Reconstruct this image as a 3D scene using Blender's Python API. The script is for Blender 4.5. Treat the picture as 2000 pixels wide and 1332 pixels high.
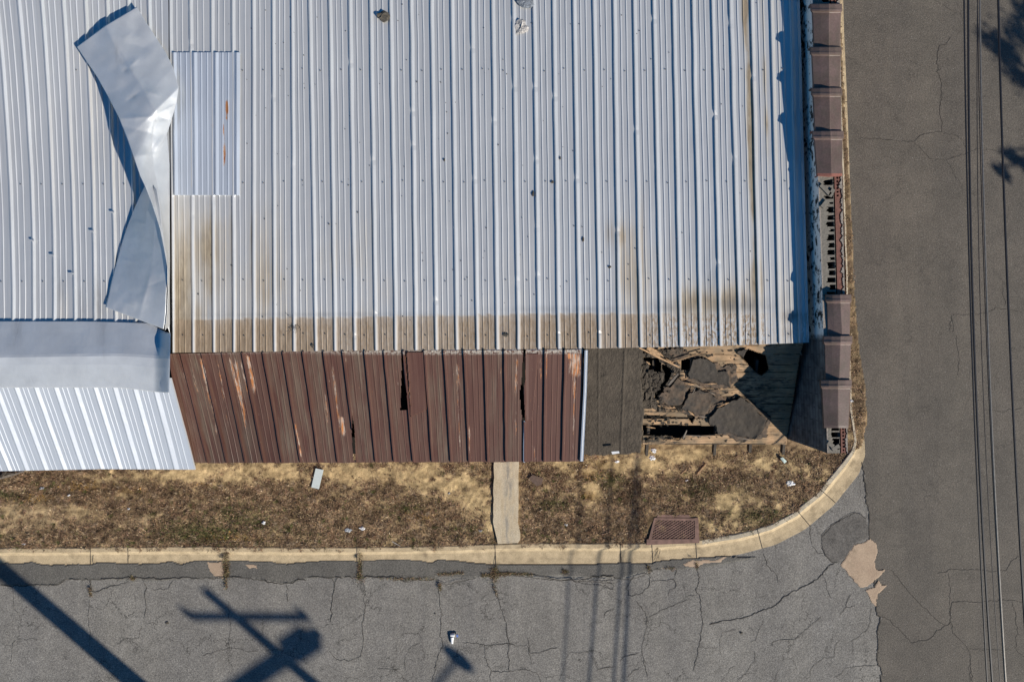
import bpy, math, random
import numpy as np
random.seed(7); rng = np.random.default_rng(7)
for o in list(bpy.data.objects): bpy.data.objects.remove(o)
S = bpy.context.scene; COL = S.collection
# ------------------------------------------------------------------ camera, sky, sun, exposure
CH = 13.45                      # drone height (m)
cam = bpy.data.cameras.new('camera'); co = bpy.data.objects.new('camera', cam); COL.objects.link(co)
co.location = (0, 0, CH); co.rotation_euler = (0, 0, 0); cam.sensor_width = 36; cam.lens = 24; cam.clip_end = 2000; cam.clip_start = 0.1
S.camera = co
SAZ = math.atan2(-0.65, 0.76); SEL = math.radians(30)       # towards the sun: right and down in the picture
sd = (math.cos(SAZ)*math.cos(SEL), math.sin(SAZ)*math.cos(SEL), math.sin(SEL))
W = bpy.data.worlds.new('World'); S.world = W; W.use_nodes = True
nt = W.node_tree; sky = nt.nodes.new('ShaderNodeTexSky'); sky.sky_type = 'NISHITA'; sky.sun_disc = False
sky.sun_elevation = SEL; sky.sun_rotation = math.pi/2 - SAZ; sky.air_density = 1.0; sky.dust_density = 0.2; sky.ozone_density = 2.5
hs = nt.nodes.new('ShaderNodeHueSaturation'); hs.inputs['Saturation'].default_value = 1.4; nt.links.new(sky.outputs[0], hs.inputs['Color']); nt.links.new(hs.outputs[0], nt.nodes['Background'].inputs[0]); nt.nodes['Background'].inputs[1].default_value = 0.070
sl = bpy.data.lights.new('sun', 'SUN'); sl.energy = 5.0; sl.angle = math.radians(0.53); sl.color = (1.0, 0.92, 0.80)
so = bpy.data.objects.new('sun', sl); COL.objects.link(so); so.location = (20, -20, 20)
import mathutils
so.rotation_euler = mathutils.Vector(sd).to_track_quat('Z', 'Y').to_euler()
S.view_settings.view_transform = 'Standard'; S.view_settings.look = 'None'; S.view_settings.gamma = 1; S.view_settings.exposure = 0.28
try: S.view_settings.use_curve_mapping = False
except Exception: pass
# ------------------------------------------------------------------ helpers
F = 2000/36*24
def P(px, py, z):               # point at height z, projected through the camera from image pixel coordinates
    px = np.asarray(px, float); py = np.asarray(py, float); z = np.asarray(z, float)
    k = (CH - z)/F
    return np.stack(np.broadcast_arrays((px-1000)*k, (666-py)*k, z), -1)
def p3(px, py, z): return tuple(float(v) for v in P(px, py, z))
_g = rng.random((256, 256))
def vn(x, y, s=0):
    x = np.asarray(x, float)+s*17.3; y = np.asarray(y, float)+s*31.7
    xi = np.floor(x).astype(int); yi = np.floor(y).astype(int); fx = x-xi; fy = y-yi
    fx = fx*fx*(3-2*fx); fy = fy*fy*(3-2*fy)
    a = _g[xi % 256, yi % 256]; b = _g[(xi+1) % 256, yi % 256]; c = _g[xi % 256, (yi+1) % 256]; d = _g[(xi+1) % 256, (yi+1) % 256]
    return (a*(1-fx)+b*fx)*(1-fy)+(c*(1-fx)+d*fx)*fy
def fbm(x, y, o=4, s=0):
    t = 0; w = 0.5; n = 0
    for i in range(o): t = t + w*vn(x*2**i, y*2**i, s+i*3); n += w; w *= .5
    return t/n
def sstep(a, b, x): t = np.clip((np.asarray(x, float)-a)/(b-a), 0, 1); return t*t*(3-2*t)
def inpoly(px, py, poly):
    px = np.asarray(px, float); py = np.asarray(py, float); r = np.zeros(px.shape, bool); n = len(poly)
    for i in range(n):
        x1, y1 = poly[i]; x2, y2 = poly[(i+1) % n]
        if y1 == y2: continue
        c = ((y1 > py) != (y2 > py)) & (px < (x2-x1)*(py-y1)/(y2-y1)+x1); r ^= c
    return r
def blob(px, py, lst):          # lst of (cx, cy, rx, ry, strength)
    t = np.zeros(np.shape(px))
    for b in lst:
        d = ((px-b[0])/b[2])**2+((py-b[1])/b[3])**2
        t = np.maximum(t, np.exp(-d*1.1)*(b[4] if len(b) > 4 else 1))
    return t
class Acc:
    def __init__(s): s.v = []; s.f = []; s.m = []; s.a = {}; s.n = 0
    def add(s, V, Fc, mi=0, **at):
        V = np.asarray(V, float).reshape(-1, 3); off = s.n; s.v.append(V); n = len(V)
        for k in set(list(s.a)+list(at)):
            if k not in s.a: s.a[k] = [np.zeros((s.n,)+np.shape(at[k])[1:])]
            s.a[k].append(np.asarray(at[k], float) if k in at else np.zeros((n,)+s.a[k][0].shape[1:]))
        Fc = [tuple(int(i)+off for i in f) for f in Fc]
        s.f += Fc; s.m += (list(mi) if hasattr(mi, '__len__') else [mi]*len(Fc)); s.n += n
    def grid(s, G, mi=0, mask=None, flip=False, **at):
        G = np.asarray(G, float); a, b = G.shape[:2]; I = np.arange(a*b).reshape(a, b)
        q = np.stack([I[:-1, :-1], I[1:, :-1], I[1:, 1:], I[:-1, 1:]], -1)
        if flip: q = q[..., ::-1]
        mm = np.full(q.shape[:2], mi) if np.ndim(mi) == 0 else mi
        if mask is not None: q = q[mask]; mm = mm[mask]
        else: q = q.reshape(-1, 4); mm = mm.reshape(-1)
        used = np.unique(q); re = np.full(a*b, -1); re[used] = np.arange(len(used)); q = re[q]
        at = {k: np.asarray(v, float).reshape((a*b,)+np.shape(v)[2:])[used] for k, v in at.items()}
        s.add(G.reshape(-1, 3)[used], q.tolist(), mm.tolist(), **at)
    def box(s, c, h, mi=0, rz=0, R=None):
        V = np.array([[x, y, z] for x in (-1, 1) for y in (-1, 1) for z in (-1, 1)], float)*np.array(h)
        if R is not None: V = V @ np.array(R).T
        elif rz: cc, ss = math.cos(rz), math.sin(rz); V = np.stack([V[:, 0]*cc-V[:, 1]*ss, V[:, 0]*ss+V[:, 1]*cc, V[:, 2]], -1)
        s.add(V+np.array(c), [(0, 1, 3, 2), (4, 6, 7, 5), (0, 4, 5, 1), (2, 3, 7, 6), (0, 2, 6, 4), (1, 5, 7, 3)], mi)
    def tube(s, pts, r, n=8, mi=0):
        pts = np.asarray(pts, float); m = len(pts); r = np.broadcast_to(np.asarray(r, float), (m,))
        T = np.gradient(pts, axis=0); T /= np.linalg.norm(T, axis=1)[:, None]+1e-9
        up = np.array([0, 0, 1.]) if abs(T[0][2]) < .9 else np.array([1., 0, 0]); V = []
        for i in range(m):
            u = np.cross(T[i], up); u /= np.linalg.norm(u)+1e-9; w = np.cross(u, T[i])
            for k in range(n):
                a = 2*math.pi*k/n; V.append(pts[i]+r[i]*(math.cos(a)*u+math.sin(a)*w))
        fs = [(i*n+k, i*n+(k+1) % n, (i+1)*n+(k+1) % n, (i+1)*n+k) for i in range(m-1) for k in range(n)]
        fs += [tuple(range(n))[::-1], tuple((m-1)*n+k for k in range(n))]
        s.add(V, fs, mi)
    def build(s, name, mats, parent=None, origin=(0, 0, 0), smooth=False):
        me = bpy.data.meshes.new(name); V = np.concatenate(s.v)-np.array(origin)
        if parent is not None: V = V-np.array(wloc(parent)) + np.array(origin); org = (0, 0, 0)
        me.from_pydata(V.tolist(), [], s.f)
        for m in (mats if isinstance(mats, (list, tuple)) else [mats]): me.materials.append(m)
        me.polygons.foreach_set('material_index', np.array(s.m, dtype=np.int32))
        for k, L in s.a.items():
            A = np.concatenate(L)
            if A.ndim == 2:
                at = me.color_attributes.new(k, 'FLOAT_COLOR', 'POINT'); B = np.ones((len(A), 4)); B[:, :3] = A; at.data.foreach_set('color', B.ravel())
            else:
                at = me.attributes.new(k, 'FLOAT', 'POINT'); at.data.foreach_set('value', A.ravel())
        if smooth: me.polygons.foreach_set('use_smooth', [True]*len(me.polygons))
        me.update(); o = bpy.data.objects.new(name, me); COL.objects.link(o)
        if parent is not None: o.parent = parent
        else: o.location = origin
        return o
def wloc(o):
    l = list(o.location)
    while o.parent: o = o.parent; l = [a+b for a, b in zip(l, o.location)]
    return l
def empty(name, loc, label, cat, group=None):
    o = bpy.data.objects.new(name, None); COL.objects.link(o); o.location = loc; o.empty_display_size = .2
    o['label'] = label; o['category'] = cat
    if group: o['group'] = group
    return o
def tag(o, label, cat, group=None, kind=None):
    o['label'] = label; o['category'] = cat
    if group: o['group'] = group
    if kind: o['kind'] = kind
    return o
def struct(o, label=None): o['kind'] = 'structure'; o['label'] = label or o.name.replace('_', ' '); o['category'] = o.name.split('.')[0].replace('_', ' '); return o
def org(o):                     # put a mesh's origin at its base, without moving it
    me = o.data; n = len(me.vertices); a = np.empty(n*3); me.vertices.foreach_get('co', a); a = a.reshape(-1, 3)
    c = (a.min(0)+a.max(0))/2; c[2] = a[:, 2].min(); me.vertices.foreach_set('co', (a-c).ravel()); o.location = tuple(np.array(o.location)+c); return o
# ---- material helper
class M:
    def __init__(s, name, rough=.8, metal=0., spec=.5):
        s.m = bpy.data.materials.new(name); s.m.use_nodes = True; s.t = s.m.node_tree; s.b = s.t.nodes['Principled BSDF']
        s.b.inputs['Roughness'].default_value = rough; s.b.inputs['Metallic'].default_value = metal
        try: s.b.inputs['Specular IOR Level'].default_value = spec
        except Exception: pass
        s.pos = s.n('ShaderNodeNewGeometry').outputs['Position']
    def n(s, k): return s.t.nodes.new(k)
    def L(s, a, b): s.t.links.new(a, b)
    def set(s, inp, v):
        if isinstance(v, bpy.types.NodeSocket): s.L(v, inp)
        elif hasattr(v, '__len__') and len(v) == 3 and inp.type == 'RGBA': inp.default_value = (*v, 1)
        else: inp.default_value = v
    def scaled(s, sx, sy, sz, vec=None, off=(0, 0, 0)):
        m = s.n('ShaderNodeMapping'); m.inputs['Scale'].default_value = (sx, sy, sz); m.inputs['Location'].default_value = off
        s.L(vec or s.pos, m.inputs['Vector']); return m.outputs[0]
    def noise(s, sc, det=3, vec=None, rough=.55, dist=0.):
        q = s.n('ShaderNodeTexNoise'); q.inputs['Scale'].default_value = sc; q.inputs['Detail'].default_value = det
        q.inputs['Roughness'].default_value = rough; q.inputs['Distortion'].default_value = dist
        s.L(vec or s.pos, q.inputs['Vector']); return q.outputs[0]
    def vor(s, sc, vec=None, feat='F1', out=0):
        q = s.n('ShaderNodeTexVoronoi'); q.feature = feat; q.inputs['Scale'].default_value = sc; s.L(vec or s.pos, q.inputs['Vector']); return q.outputs[out]
    def ramp(s, f, a, b, lo=0., hi=1.):
        q = s.n('ShaderNodeMapRange'); q.inputs[1].default_value = a; q.inputs[2].default_value = b; q.inputs[3].default_value = lo; q.inputs[4].default_value = hi
        s.set(q.inputs[0], f); return q.outputs[0]
    def mix(s, f, a, b, mode='MIX'):
        q = s.n('ShaderNodeMix'); q.data_type = 'RGBA'; q.blend_type = mode; s.set(q.inputs[0], f); s.set(q.inputs[6], a); s.set(q.inputs[7], b); return q.outputs[2]
    def mth(s, op, a, b=0.):
        q = s.n('ShaderNodeMath'); q.operation = op; s.set(q.inputs[0], a); s.set(q.inputs[1], b); return q.outputs[0]
    def attr(s, name, fac=True):
        q = s.n('ShaderNodeAttribute'); q.attribute_name = name; return q.outputs['Fac' if fac else 'Color']
    def col(s, c): s.set(s.b.inputs['Base Color'], c); return s
    def bump(s, h, st=.5, d=.01):
        q = s.n('ShaderNodeBump'); q.inputs['Strength'].default_value = st; q.inputs['Distance'].default_value = d; s.L(h, q.inputs['Height']); s.L(q.outputs[0], s.b.inputs['Normal']); return s
def flat(name, c, rough=.8, metal=0., var=.25, sc=25, bump=0.):
    m = M(name, rough, metal); f = m.noise(sc, 4)
    m.col(m.mix(m.ramp(f, .3, .7), tuple(x*(1-var) for x in c), tuple(min(1, x*(1+var)) for x in c)))
    if bump: m.bump(m.noise(sc*2, 4), .6, bump)
    return m.m
# ------------------------------------------------------------------ materials
def asphalt(name, base, warm, speck, blot=.12, net=0.):
    m = M(name, .85, 0, .3)
    g = m.noise(75, 2, rough=.7); g2 = m.noise(34, 3, rough=.75); b = m.noise(.9, 5, rough=.65); c2 = m.noise(4, 5, rough=.7); lane = m.noise(1, 4, m.scaled(1.5, .12, 1), .6)
    c = m.mix(m.ramp(b, .3, .7), base, warm)
    c = m.mix(m.ramp(lane, .3, .7), m.mix(1., c, (.86, .86, .87), 'MULTIPLY'), m.mix(1., c, (1.1, 1.09, 1.06), 'MULTIPLY'))
    c = m.mix(m.ramp(c2, .3, .7), m.mix(1., c, (1-blot*1.6,)*3, 'MULTIPLY'), m.mix(1., c, (1.06,)*3, 'MULTIPLY'))
    c = m.mix(m.ramp(g2, .33, .67), m.mix(1., c, (.68, .68, .69), 'MULTIPLY'), m.mix(1., c, (1.34, 1.33, 1.30), 'MULTIPLY'))
    c = m.mix(m.ramp(g, .36, .66), m.mix(1., c, (.68,)*3, 'MULTIPLY'), m.mix(1., c, (1.34,)*3, 'MULTIPLY'))
    sp = m.ramp(m.noise(60, 1, rough=.3), .71, .76); c = m.mix(m.mth('MULTIPLY', sp, speck), c, (.62, .6, .56))
    st = m.ramp(m.noise(1.7, 6, rough=.75), .66, .74); c = m.mix(m.mth('MULTIPLY', st, .35), c, (.06, .056, .05))
    if net:
        q = m.n('ShaderNodeTexVoronoi'); q.feature = 'DISTANCE_TO_EDGE'; q.inputs['Scale'].default_value = 1.25; w = m.n('ShaderNodeVectorMath'); w.operation = 'ADD'
        nn = m.n('ShaderNodeTexNoise'); nn.inputs['Scale'].default_value = 3.5; nn.inputs['Detail'].default_value = 6; nn.inputs['Roughness'].default_value = .7; m.L(m.pos, nn.inputs['Vector'])
        sc3 = m.n('ShaderNodeVectorMath'); sc3.operation = 'SCALE'; sc3.inputs['Scale'].default_value = .55; m.L(nn.outputs[1], sc3.inputs[0]); m.L(m.pos, w.inputs[0]); m.L(sc3.outputs[0], w.inputs[1]); m.L(w.outputs[0], q.inputs['Vector'])
        k = m.mth('MULTIPLY', m.ramp(q.outputs[0], .003, .012, 1, 0), m.ramp(m.noise(1.1, 4, rough=.7), .44, .56)); c = m.mix(m.mth('MULTIPLY', k, net), c, (.03, .028, .025))
    m.col(c); m.bump(m.mth('ADD', g, g2), .6, .008); return m.m
ROAD = asphalt('worn_asphalt_dark', (.104, .094, .081), (.142, .126, .107), .4, .1, .5)
SIDE = asphalt('worn_asphalt_grey', (.180, .171, .158), (.232, .222, .206), .4, .12, .9)
EDGE = asphalt('asphalt_overlay', (.115, .110, .100), (.15, .143, .13), .25)
PATCH = asphalt('asphalt_patch', (.120, .113, .104), (.16, .15, .138), .25, .25)
CRACK = flat('crack_fill', (.045, .04, .034), .95, 0, .5, 6)
def sandmat(name, c1, c2, sc=6, grit=.3):
    m = M(name, .95, 0, .2); f = m.noise(sc, 5); g = m.noise(90, 3)
    c = m.mix(m.ramp(f, .3, .7), c1, c2); c = m.mix(m.ramp(m.noise(2.6, 6, rough=.75), .52, .68, 0, grit*1.6), c, (.17, .13, .085)); c = m.mix(m.ramp(g, .3, .7), m.mix(1., c, (1-grit,)*3, 'MULTIPLY'), m.mix(1., c, (1+grit*.5,)*3, 'MULTIPLY'))
    m.col(c); m.bump(g, .5, .006); return m.m
SILT = sandmat('dried_silt', (.42, .31, .22), (.50, .38, .27), 3, .3)
KERB = sandmat('kerb_concrete', (.40, .315, .20), (.58, .46, .295), 6, .34)
KERBTOP = sandmat('kerb_top_concrete', (.36, .32, .25), (.56, .49, .37), 8, .4)
m = M('walk_concrete', .9, 0, .2); f = m.noise(4, 5, m.scaled(3, .6, 1)); g = m.noise(60, 3)
sx = m.n('ShaderNodeSeparateXYZ'); m.L(m.pos, sx.inputs[0])
st = m.mth('MULTIPLY', m.ramp(f, .45, .6), m.ramp(m.mth('ABSOLUTE', m.mth('SUBTRACT', sx.outputs[0], -.07)), .03, .13, 1, 0))
c = m.mix(m.ramp(f, .3, .7), (.50, .41, .28), (.62, .54, .40)); c = m.mix(m.mth('MULTIPLY', st, .75), c, (.24, .23, .21))
c = m.mix(m.ramp(g, .3, .7), m.mix(1., c, (.7, .7, .7), 'MULTIPLY'), m.mix(1., c, (1.12,)*3, 'MULTIPLY')); m.col(c); m.bump(g, .5, .006); WALK = m.m
m = M('soil', .97, 0, .1); g = m.noise(70, 4); h = m.noise(14, 5)
c = m.attr('tint', False); c = m.mix(m.ramp(h, .3, .7), m.mix(1., c, (.78, .76, .72), 'MULTIPLY'), m.mix(1., c, (1.15, 1.13, 1.1), 'MULTIPLY'))
c = m.mix(m.ramp(g, .32, .62), m.mix(1., c, (.66, .62, .56), 'MULTIPLY'), c); m.col(c); m.bump(g, .8, .015); SOIL = m.m
m = M('dry_litter', .9, 0, .15); m.col(m.attr('tint', False)); LITTER = m.m
FARSOIL = sandmat('far_soil', (.2, .15, .09), (.3, .23, .14), .5)
# metal sheet
def metalmat(name, base, rough, metal, dirtamt=1., plain=False):
    m = M(name, rough, metal, .5)
    stn = m.noise(1, 5, m.scaled(*((2.5, 2.5, 2.5) if plain else (42, .9, 1))), .6); st2 = m.noise(1, 4, m.scaled(14, 3.5, 2), .6, 1.); fine = m.noise(140, 2)
    big = m.noise(.8, 3)
    c = m.mix(m.ramp(stn, .25, .75), tuple(x*.86 for x in base), tuple(min(1, x*1.06) for x in base))
    c = m.mix(m.ramp(big, .3, .7, 0, .18), c, (.50, .50, .50))
    d = m.attr('dirt'); t = m.mth('ADD', m.mth('MULTIPLY', stn, .9), m.mth('MULTIPLY', st2, .3))
    df = m.ramp(m.mth('ADD', d, m.mth('SUBTRACT', t, .62)), .28, .80); df = m.mth('MULTIPLY', m.mth('MULTIPLY', df, d), dirtamt)
    c = m.mix(df, c, m.mix(m.ramp(st2, .3, .7), (.20, .155, .105), (.35, .29, .205)))
    b = m.attr('band'); wear = m.ramp(m.noise(1, 5, m.scaled(40, 14, 1), .7), .46, .56)
    wf = m.mth('MULTIPLY', b, m.mth('SUBTRACT', 1., m.mth('MULTIPLY', m.attr('wear'), wear)))
    tan = m.mix(m.ramp(m.noise(1, 5, m.scaled(60, 5, 1), .7), .3, .7), (.165, .115, .072), (.36, .275, .19))
    c = m.mix(m.mth('MULTIPLY', wf, 1.), c, tan)
    r = m.attr('rust'); rn = m.noise(1, 5, m.scaled(55, 7, 1), .75)
    rf = m.ramp(m.mth('ADD', m.mth('MULTIPLY', m.mth('SUBTRACT', rn, .5), 1.3), r), .38, .6); c = m.mix(rf, c, m.mix(m.ramp(st2, .35, .6), (.26, .08, .03), (.42, .2, .08)))
    o = m.attr('ochre'); c = m.mix(m.mth('MULTIPLY', o, m.ramp(stn, .35, .6)), c, (.42, .30, .16))
    g = m.attr('soot'); c = m.mix(m.mth('MULTIPLY', g, m.ramp(st2, .25, .6)), c, (.12, .12, .12))
    m.col(c)
    rr = m.mth('ADD', m.mth('MULTIPLY', m.mth('ADD', df, wf), .25), rough); m.L(rr, m.b.inputs['Roughness'])
    dd = m.mth('MULTIPLY', m.mth('SUBTRACT', 1., m.mth('MINIMUM', 1., m.mth('ADD', df, m.mth('ADD', wf, rf)))), metal); m.L(dd, m.b.inputs['Metallic'])
    m.bump(m.mth('ADD', m.mth('MULTIPLY', fine, .15), m.noise(1, 4, m.scaled(*((2.2, 2.2, 2.2) if plain else (3, .8, 1))))), .35 if plain else .25, .03 if plain else .01)
    return m.m
ROOF = metalmat('galvanised_roof_sheet', (.70, .70, .69), .36, .45)
ROOFL = metalmat('galvanised_roof_sheet_left', (.67, .68, .685), .36, .45)
SHEET = metalmat('flashing_sheet', (.62, .645, .675), .5, .5, plain=True)
PATCHM = metalmat('bright_patch_sheet', (.64, .69, .76), .34, .45)
WHITE = metalmat('white_coated_sheet', (.66, .69, .73), .27, .42)
DULL = flat('screw_head', (.13, .13, .13), .6, .5)
# brown coated sheet
m = M('brown_coated_sheet', .48, 0, .4)
lane = m.noise(1, 3, m.scaled(4.5, .3, .3), .6); fadef = m.attr('fade')
stn = m.noise(1, 4, m.scaled(34, .7, .7), .6); s2 = m.noise(1, 4, m.scaled(11, 1.6, 1.6), .6)
c = m.mix(m.ramp(stn, .3, .7), (.066, .027, .020), (.110, .050, .037))
ff = m.mth('MULTIPLY', fadef, m.ramp(m.mth('ADD', m.mth('MULTIPLY', stn, .55), m.mth('MULTIPLY', s2, .45)), .38, .62))
c = m.mix(ff, c, m.mix(m.ramp(s2, .3, .7), (.095, .072, .05), (.145, .12, .088)))
r = m.attr('rust'); rn = m.noise(1, 5, m.scaled(110, 6, 6), .8); rr_ = m.mth('ADD', m.mth('MULTIPLY', m.mth('SUBTRACT', rn, .5), 2.2), r)
c = m.mix(m.ramp(rr_, .32, .52), c, m.mix(m.ramp(m.noise(1, 3, m.scaled(40, 5, 5)), .42, .56), (.42, .17, .06), (.42, .34, .28))); c = m.mix(m.ramp(rr_, .70, .95, 0, .85), c, (.55, .21, .055))
c = m.mix(m.mth('MULTIPLY', m.attr('edge'), m.ramp(m.noise(30, 4), .4, .55)), c, (.36, .33, .29))
m.col(c); m.bump(stn, .2, .004); BROWN = m.m
# tile, tar, timber, masonry
m = M('brown_clay_tile', .5, 0, .45); a = m.noise(2.2, 4); b = m.noise(40, 3); e = m.noise(9, 4)
c = m.mix(m.ramp(a, .3, .7), (.092, .062, .052), (.165, .112, .102)); c = m.mix(m.ramp(e, .35, .75, 0, .6), c, (.095, .080, .060))
c = m.mix(m.ramp(b, .3, .7), m.mix(1., c, (.85,)*3, 'MULTIPLY'), m.mix(1., c, (1.12,)*3, 'MULTIPLY')); m.col(c); m.bump(b, .4, .004); TILE = m.m
TILELIP = flat('tile_raw_lip', (.22, .085, .065), .85)
m = M('roofing_felt', .85, 0, .3); a = m.noise(3, 5); b = m.noise(1, 5, m.scaled(30, 12, 12), .65); v = m.noise(50, 4)
c = m.mix(m.ramp(a, .3, .7), (.042, .034, .026), (.074, .060, .046)); c = m.mix(m.ramp(b, .5, .75, 0, .7), c, (.11, .092, .07))
c = m.mix(m.ramp(v, .28, .5), m.mix(1., c, (.5, .5, .5), 'MULTIPLY'), c); m.col(c); m.bump(m.mth('ADD', b, m.mth('MULTIPLY', v, .4)), .9, .02); FELT = m.m
m = M('felt_scrap', .8, 0, .3); a = m.noise(4, 5); v = m.noise(70, 3)
c = m.mix(m.ramp(a, .35, .7), (.030, .026, .023), (.048, .040, .032)); c = m.mix(m.attr('worn'), c, (.15, .10, .065)); c = m.mix(m.ramp(m.noise(22, 5, rough=.75), .56, .72, 0, .5), c, (.13, .105, .08)); m.col(c); m.bump(m.mth('ADD', a, m.mth('MULTIPLY', v, .2)), .6, .01); SCRAP = m.m
m = M('old_deck_board', .85, 0, .2); a = m.noise(1, 5, m.scaled(2.5, 60, 60), .7); b = m.noise(3.2, 4); t = m.noise(1, 6, m.scaled(6, 16, 16), .7)
c = m.mix(m.ramp(b, .35, .65), (.25, .175, .105), (.50, .33, .195)); c = m.mix(m.ramp(a, .35, .6), m.mix(1., c, (.42, .40, .38), 'MULTIPLY'), c); c = m.mix(m.ramp(m.noise(5, 3), .4, .6, 0, .6), c, (.17, .14, .10))
c = m.mix(m.ramp(m.mth('ADD', t, m.mth('MULTIPLY', m.attr('tar'), .5)), .56, .70), c, (.05, .043, .035)); m.col(c); m.bump(a, .6, .006); BOARD = m.m
DARKWOOD = flat('weathered_dark_timber', (.05, .04, .03), .9, 0, .4, 20, .004)
RAWWOOD = flat('split_raw_timber', (.38, .24, .13), .8, 0, .35, 30, .003)
GREYWOOD = flat('grey_timber', (.19, .16, .13), .9, 0, .35, 20, .003)
ATTIC = flat('attic_shade_black', (.012, .010, .008), 1)  # near-black colour stands in for the unlit attic behind the roof holes
m = M('painted_parapet_face', .85, 0, .3); z = m.n('ShaderNodeSeparateXYZ'); m.L(m.pos, z.inputs[0])
w1 = m.noise(1, 6, m.scaled(14, 9, 14), .75); w2 = m.noise(1.1, 3)
peel = m.ramp(m.mth('ADD', w1, m.mth('MULTIPLY', m.mth('SUBTRACT', w2, .5), .5)), .44, .48)
br = m.n('ShaderNodeTexBrick'); br.inputs['Scale'].default_value = 1; br.inputs['Brick Width'].default_value = .4; br.inputs['Row Height'].default_value = .1
br.inputs['Mortar Size'].default_value = .008; br.inputs['Color1'].default_value = (.13, .135, .14, 1); br.inputs['Color2'].default_value = (.20, .20, .20, 1); br.inputs['Mortar'].default_value = (.09, .09, .09, 1)
cmb = m.n('ShaderNodeCombineXYZ'); m.L(z.outputs[1], cmb.inputs[0]); m.L(z.outputs[2], cmb.inputs[1]); m.L(cmb.outputs[0], br.inputs['Vector'])
low = m.mix(m.ramp(m.noise(5, 5), .35, .65), m.mix(1., br.outputs[0], (.4, .4, .42), 'MULTIPLY'), br.outputs[0])
dead = m.mth('MULTIPLY', m.ramp(m.mth('ADD', z.outputs[2], m.mth('MULTIPLY', m.mth('SUBTRACT', w1, .5), .5)), 3.33, 3.37, 1, 0), m.ramp(z.outputs[1], -.1, 0.05, 1, 0))  # attic shade in the roof-edge gap, painted as black on the wall face
pc = m.mix(peel, (.02, .02, .02), (.72, .72, .70))
isn = m.ramp(z.outputs[1], .02, .12); hi = m.mix(isn, low, m.mix(m.ramp(z.outputs[1], .85, 1.15), m.mix(dead, pc, (.02, .02, .02)), pc)); m.col(hi); m.bump(w1, .4, .01); PAINT = m.m
def brickmat(name, c1, c2, mo, bw, rh, vert=True):
    m = M(name, .9, 0, .2); z = m.n('ShaderNodeSeparateXYZ'); m.L(m.pos, z.inputs[0]); q = m.n('ShaderNodeTexBrick'); q.inputs['Scale'].default_value = 1
    q.inputs['Brick Width'].default_value = bw; q.inputs['Row Height'].default_value = rh; q.inputs['Mortar Size'].default_value = .006
    for i, c in zip(('Color1', 'Color2', 'Mortar'), (c1, c2, mo)): q.inputs[i].default_value = (*c, 1)
    cm = m.n('ShaderNodeCombineXYZ'); m.L(m.mth('ADD', z.outputs[0], z.outputs[1]), cm.inputs[0]); m.L(z.outputs[2], cm.inputs[1]); m.L(cm.outputs[0], q.inputs['Vector'])
    m.col(m.mix(m.ramp(m.noise(12, 4), .3, .7), m.mix(1., q.outputs[0], (.7,)*3, 'MULTIPLY'), q.outputs[0])); m.bump(q.outputs[1], -.4, .006); return m.m
BRICK = brickmat('brick_wall', (.28, .09, .06), (.36, .13, .08), (.3, .27, .23), .2, .067)
BLOCK = flat('concrete_block', (.185, .168, .14), .95, 0, .2, 35, .004)
BRICKTOP = flat('cored_brick', (.175, .078, .058), .9, 0, .25, 30, .003)
MORTAR = flat('broken_mortar', (.27, .235, .20), .95, 0, .35, 40, .004)
HOLE = flat('core_shade_black', (.012, .011, .01), 1)  # shade inside the block cells and joint, painted near-black
STEEL = flat('rusted_drain_steel', (.185, .112, .090), .9, 0, .35, 9, .002)
STEELD = flat('drain_recess', (.095, .056, .044), .9)
# ------------------------------------------------------------------ edges digitised for kerbs and roads
def ipl(pts, y, k=1):           # interpolate along key k
    pts = sorted(pts, key=lambda p: p[k]); return np.interp(y, [p[k] for p in pts], [p[1-k] for p in pts])
KO = [(-120, 1098), (0, 1098), (40, 1100), (60, 1096), (80, 1101), (100, 1103), (130, 1102), (145, 1100), (180, 1102), (190, 1097), (210, 1097), (235, 1100), (300, 1100), (335, 1095), (355, 1101), (380, 1094), (420, 1094), (460, 1094), (520, 1096), (560, 1100), (600, 1096), (655, 1093), (700, 1095), (735, 1092), (800, 1092), (845, 1098), (855, 1091), (900, 1095), (960, 1102), (1050, 1101), (1160, 1101), (1220, 1098), (1270, 1100), (1290, 1093), (1340, 1086), (1400, 1080), (1450, 1072), (1490, 1064), (1540, 1046), (1590, 1012), (1620, 984), (1650, 945), (1678, 895), (1686, 865)]
KI = [(-120, 1070), (0, 1070), (150, 1069), (350, 1067), (560, 1069), (720, 1068), (900, 1065), (1000, 1061), (1160, 1061), (1260, 1061), (1366, 1054), (1440, 1042), (1500, 1026), (1550, 1000), (1600, 958), (1640, 908), (1662, 880), (1668, 862)]
EL = [(1636, -160), (1641, -20), (1645, 50), (1648, 120), (1652, 200), (1657, 280), (1661, 340), (1665, 420), (1668, 500), (1673, 600), (1678, 690), (1690, 760), (1692, 830), (1687, 866)]
def resamp(pts, n):
    a = np.array(pts, float); d = np.r_[0, np.cumsum(np.hypot(*np.diff(a, axis=0).T))]; t = np.linspace(0, d[-1], n)
    return np.stack([np.interp(t, d, a[:, 0]), np.interp(t, d, a[:, 1])], -1)
def jag(poly, amp, step=4, s=0):   # closed polygon with ragged edge
    out = []; n = len(poly); L = 0
    for i in range(n):
        x1, y1 = poly[i]; x2, y2 = poly[(i+1) % n]; l = math.hypot(x2-x1, y2-y1); k = max(1, int(l/step)); nx, ny = -(y2-y1)/(l+1e-6), (x2-x1)/(l+1e-6)
        for j in range(k):
            t = j/k; L += l/k; w = (float(fbm(L/9., 3.3, 3, s))-.5)*2*amp; out.append((x1+(x2-x1)*t+nx*w, y1+(y2-y1)*t+ny*w))
    return out
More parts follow.
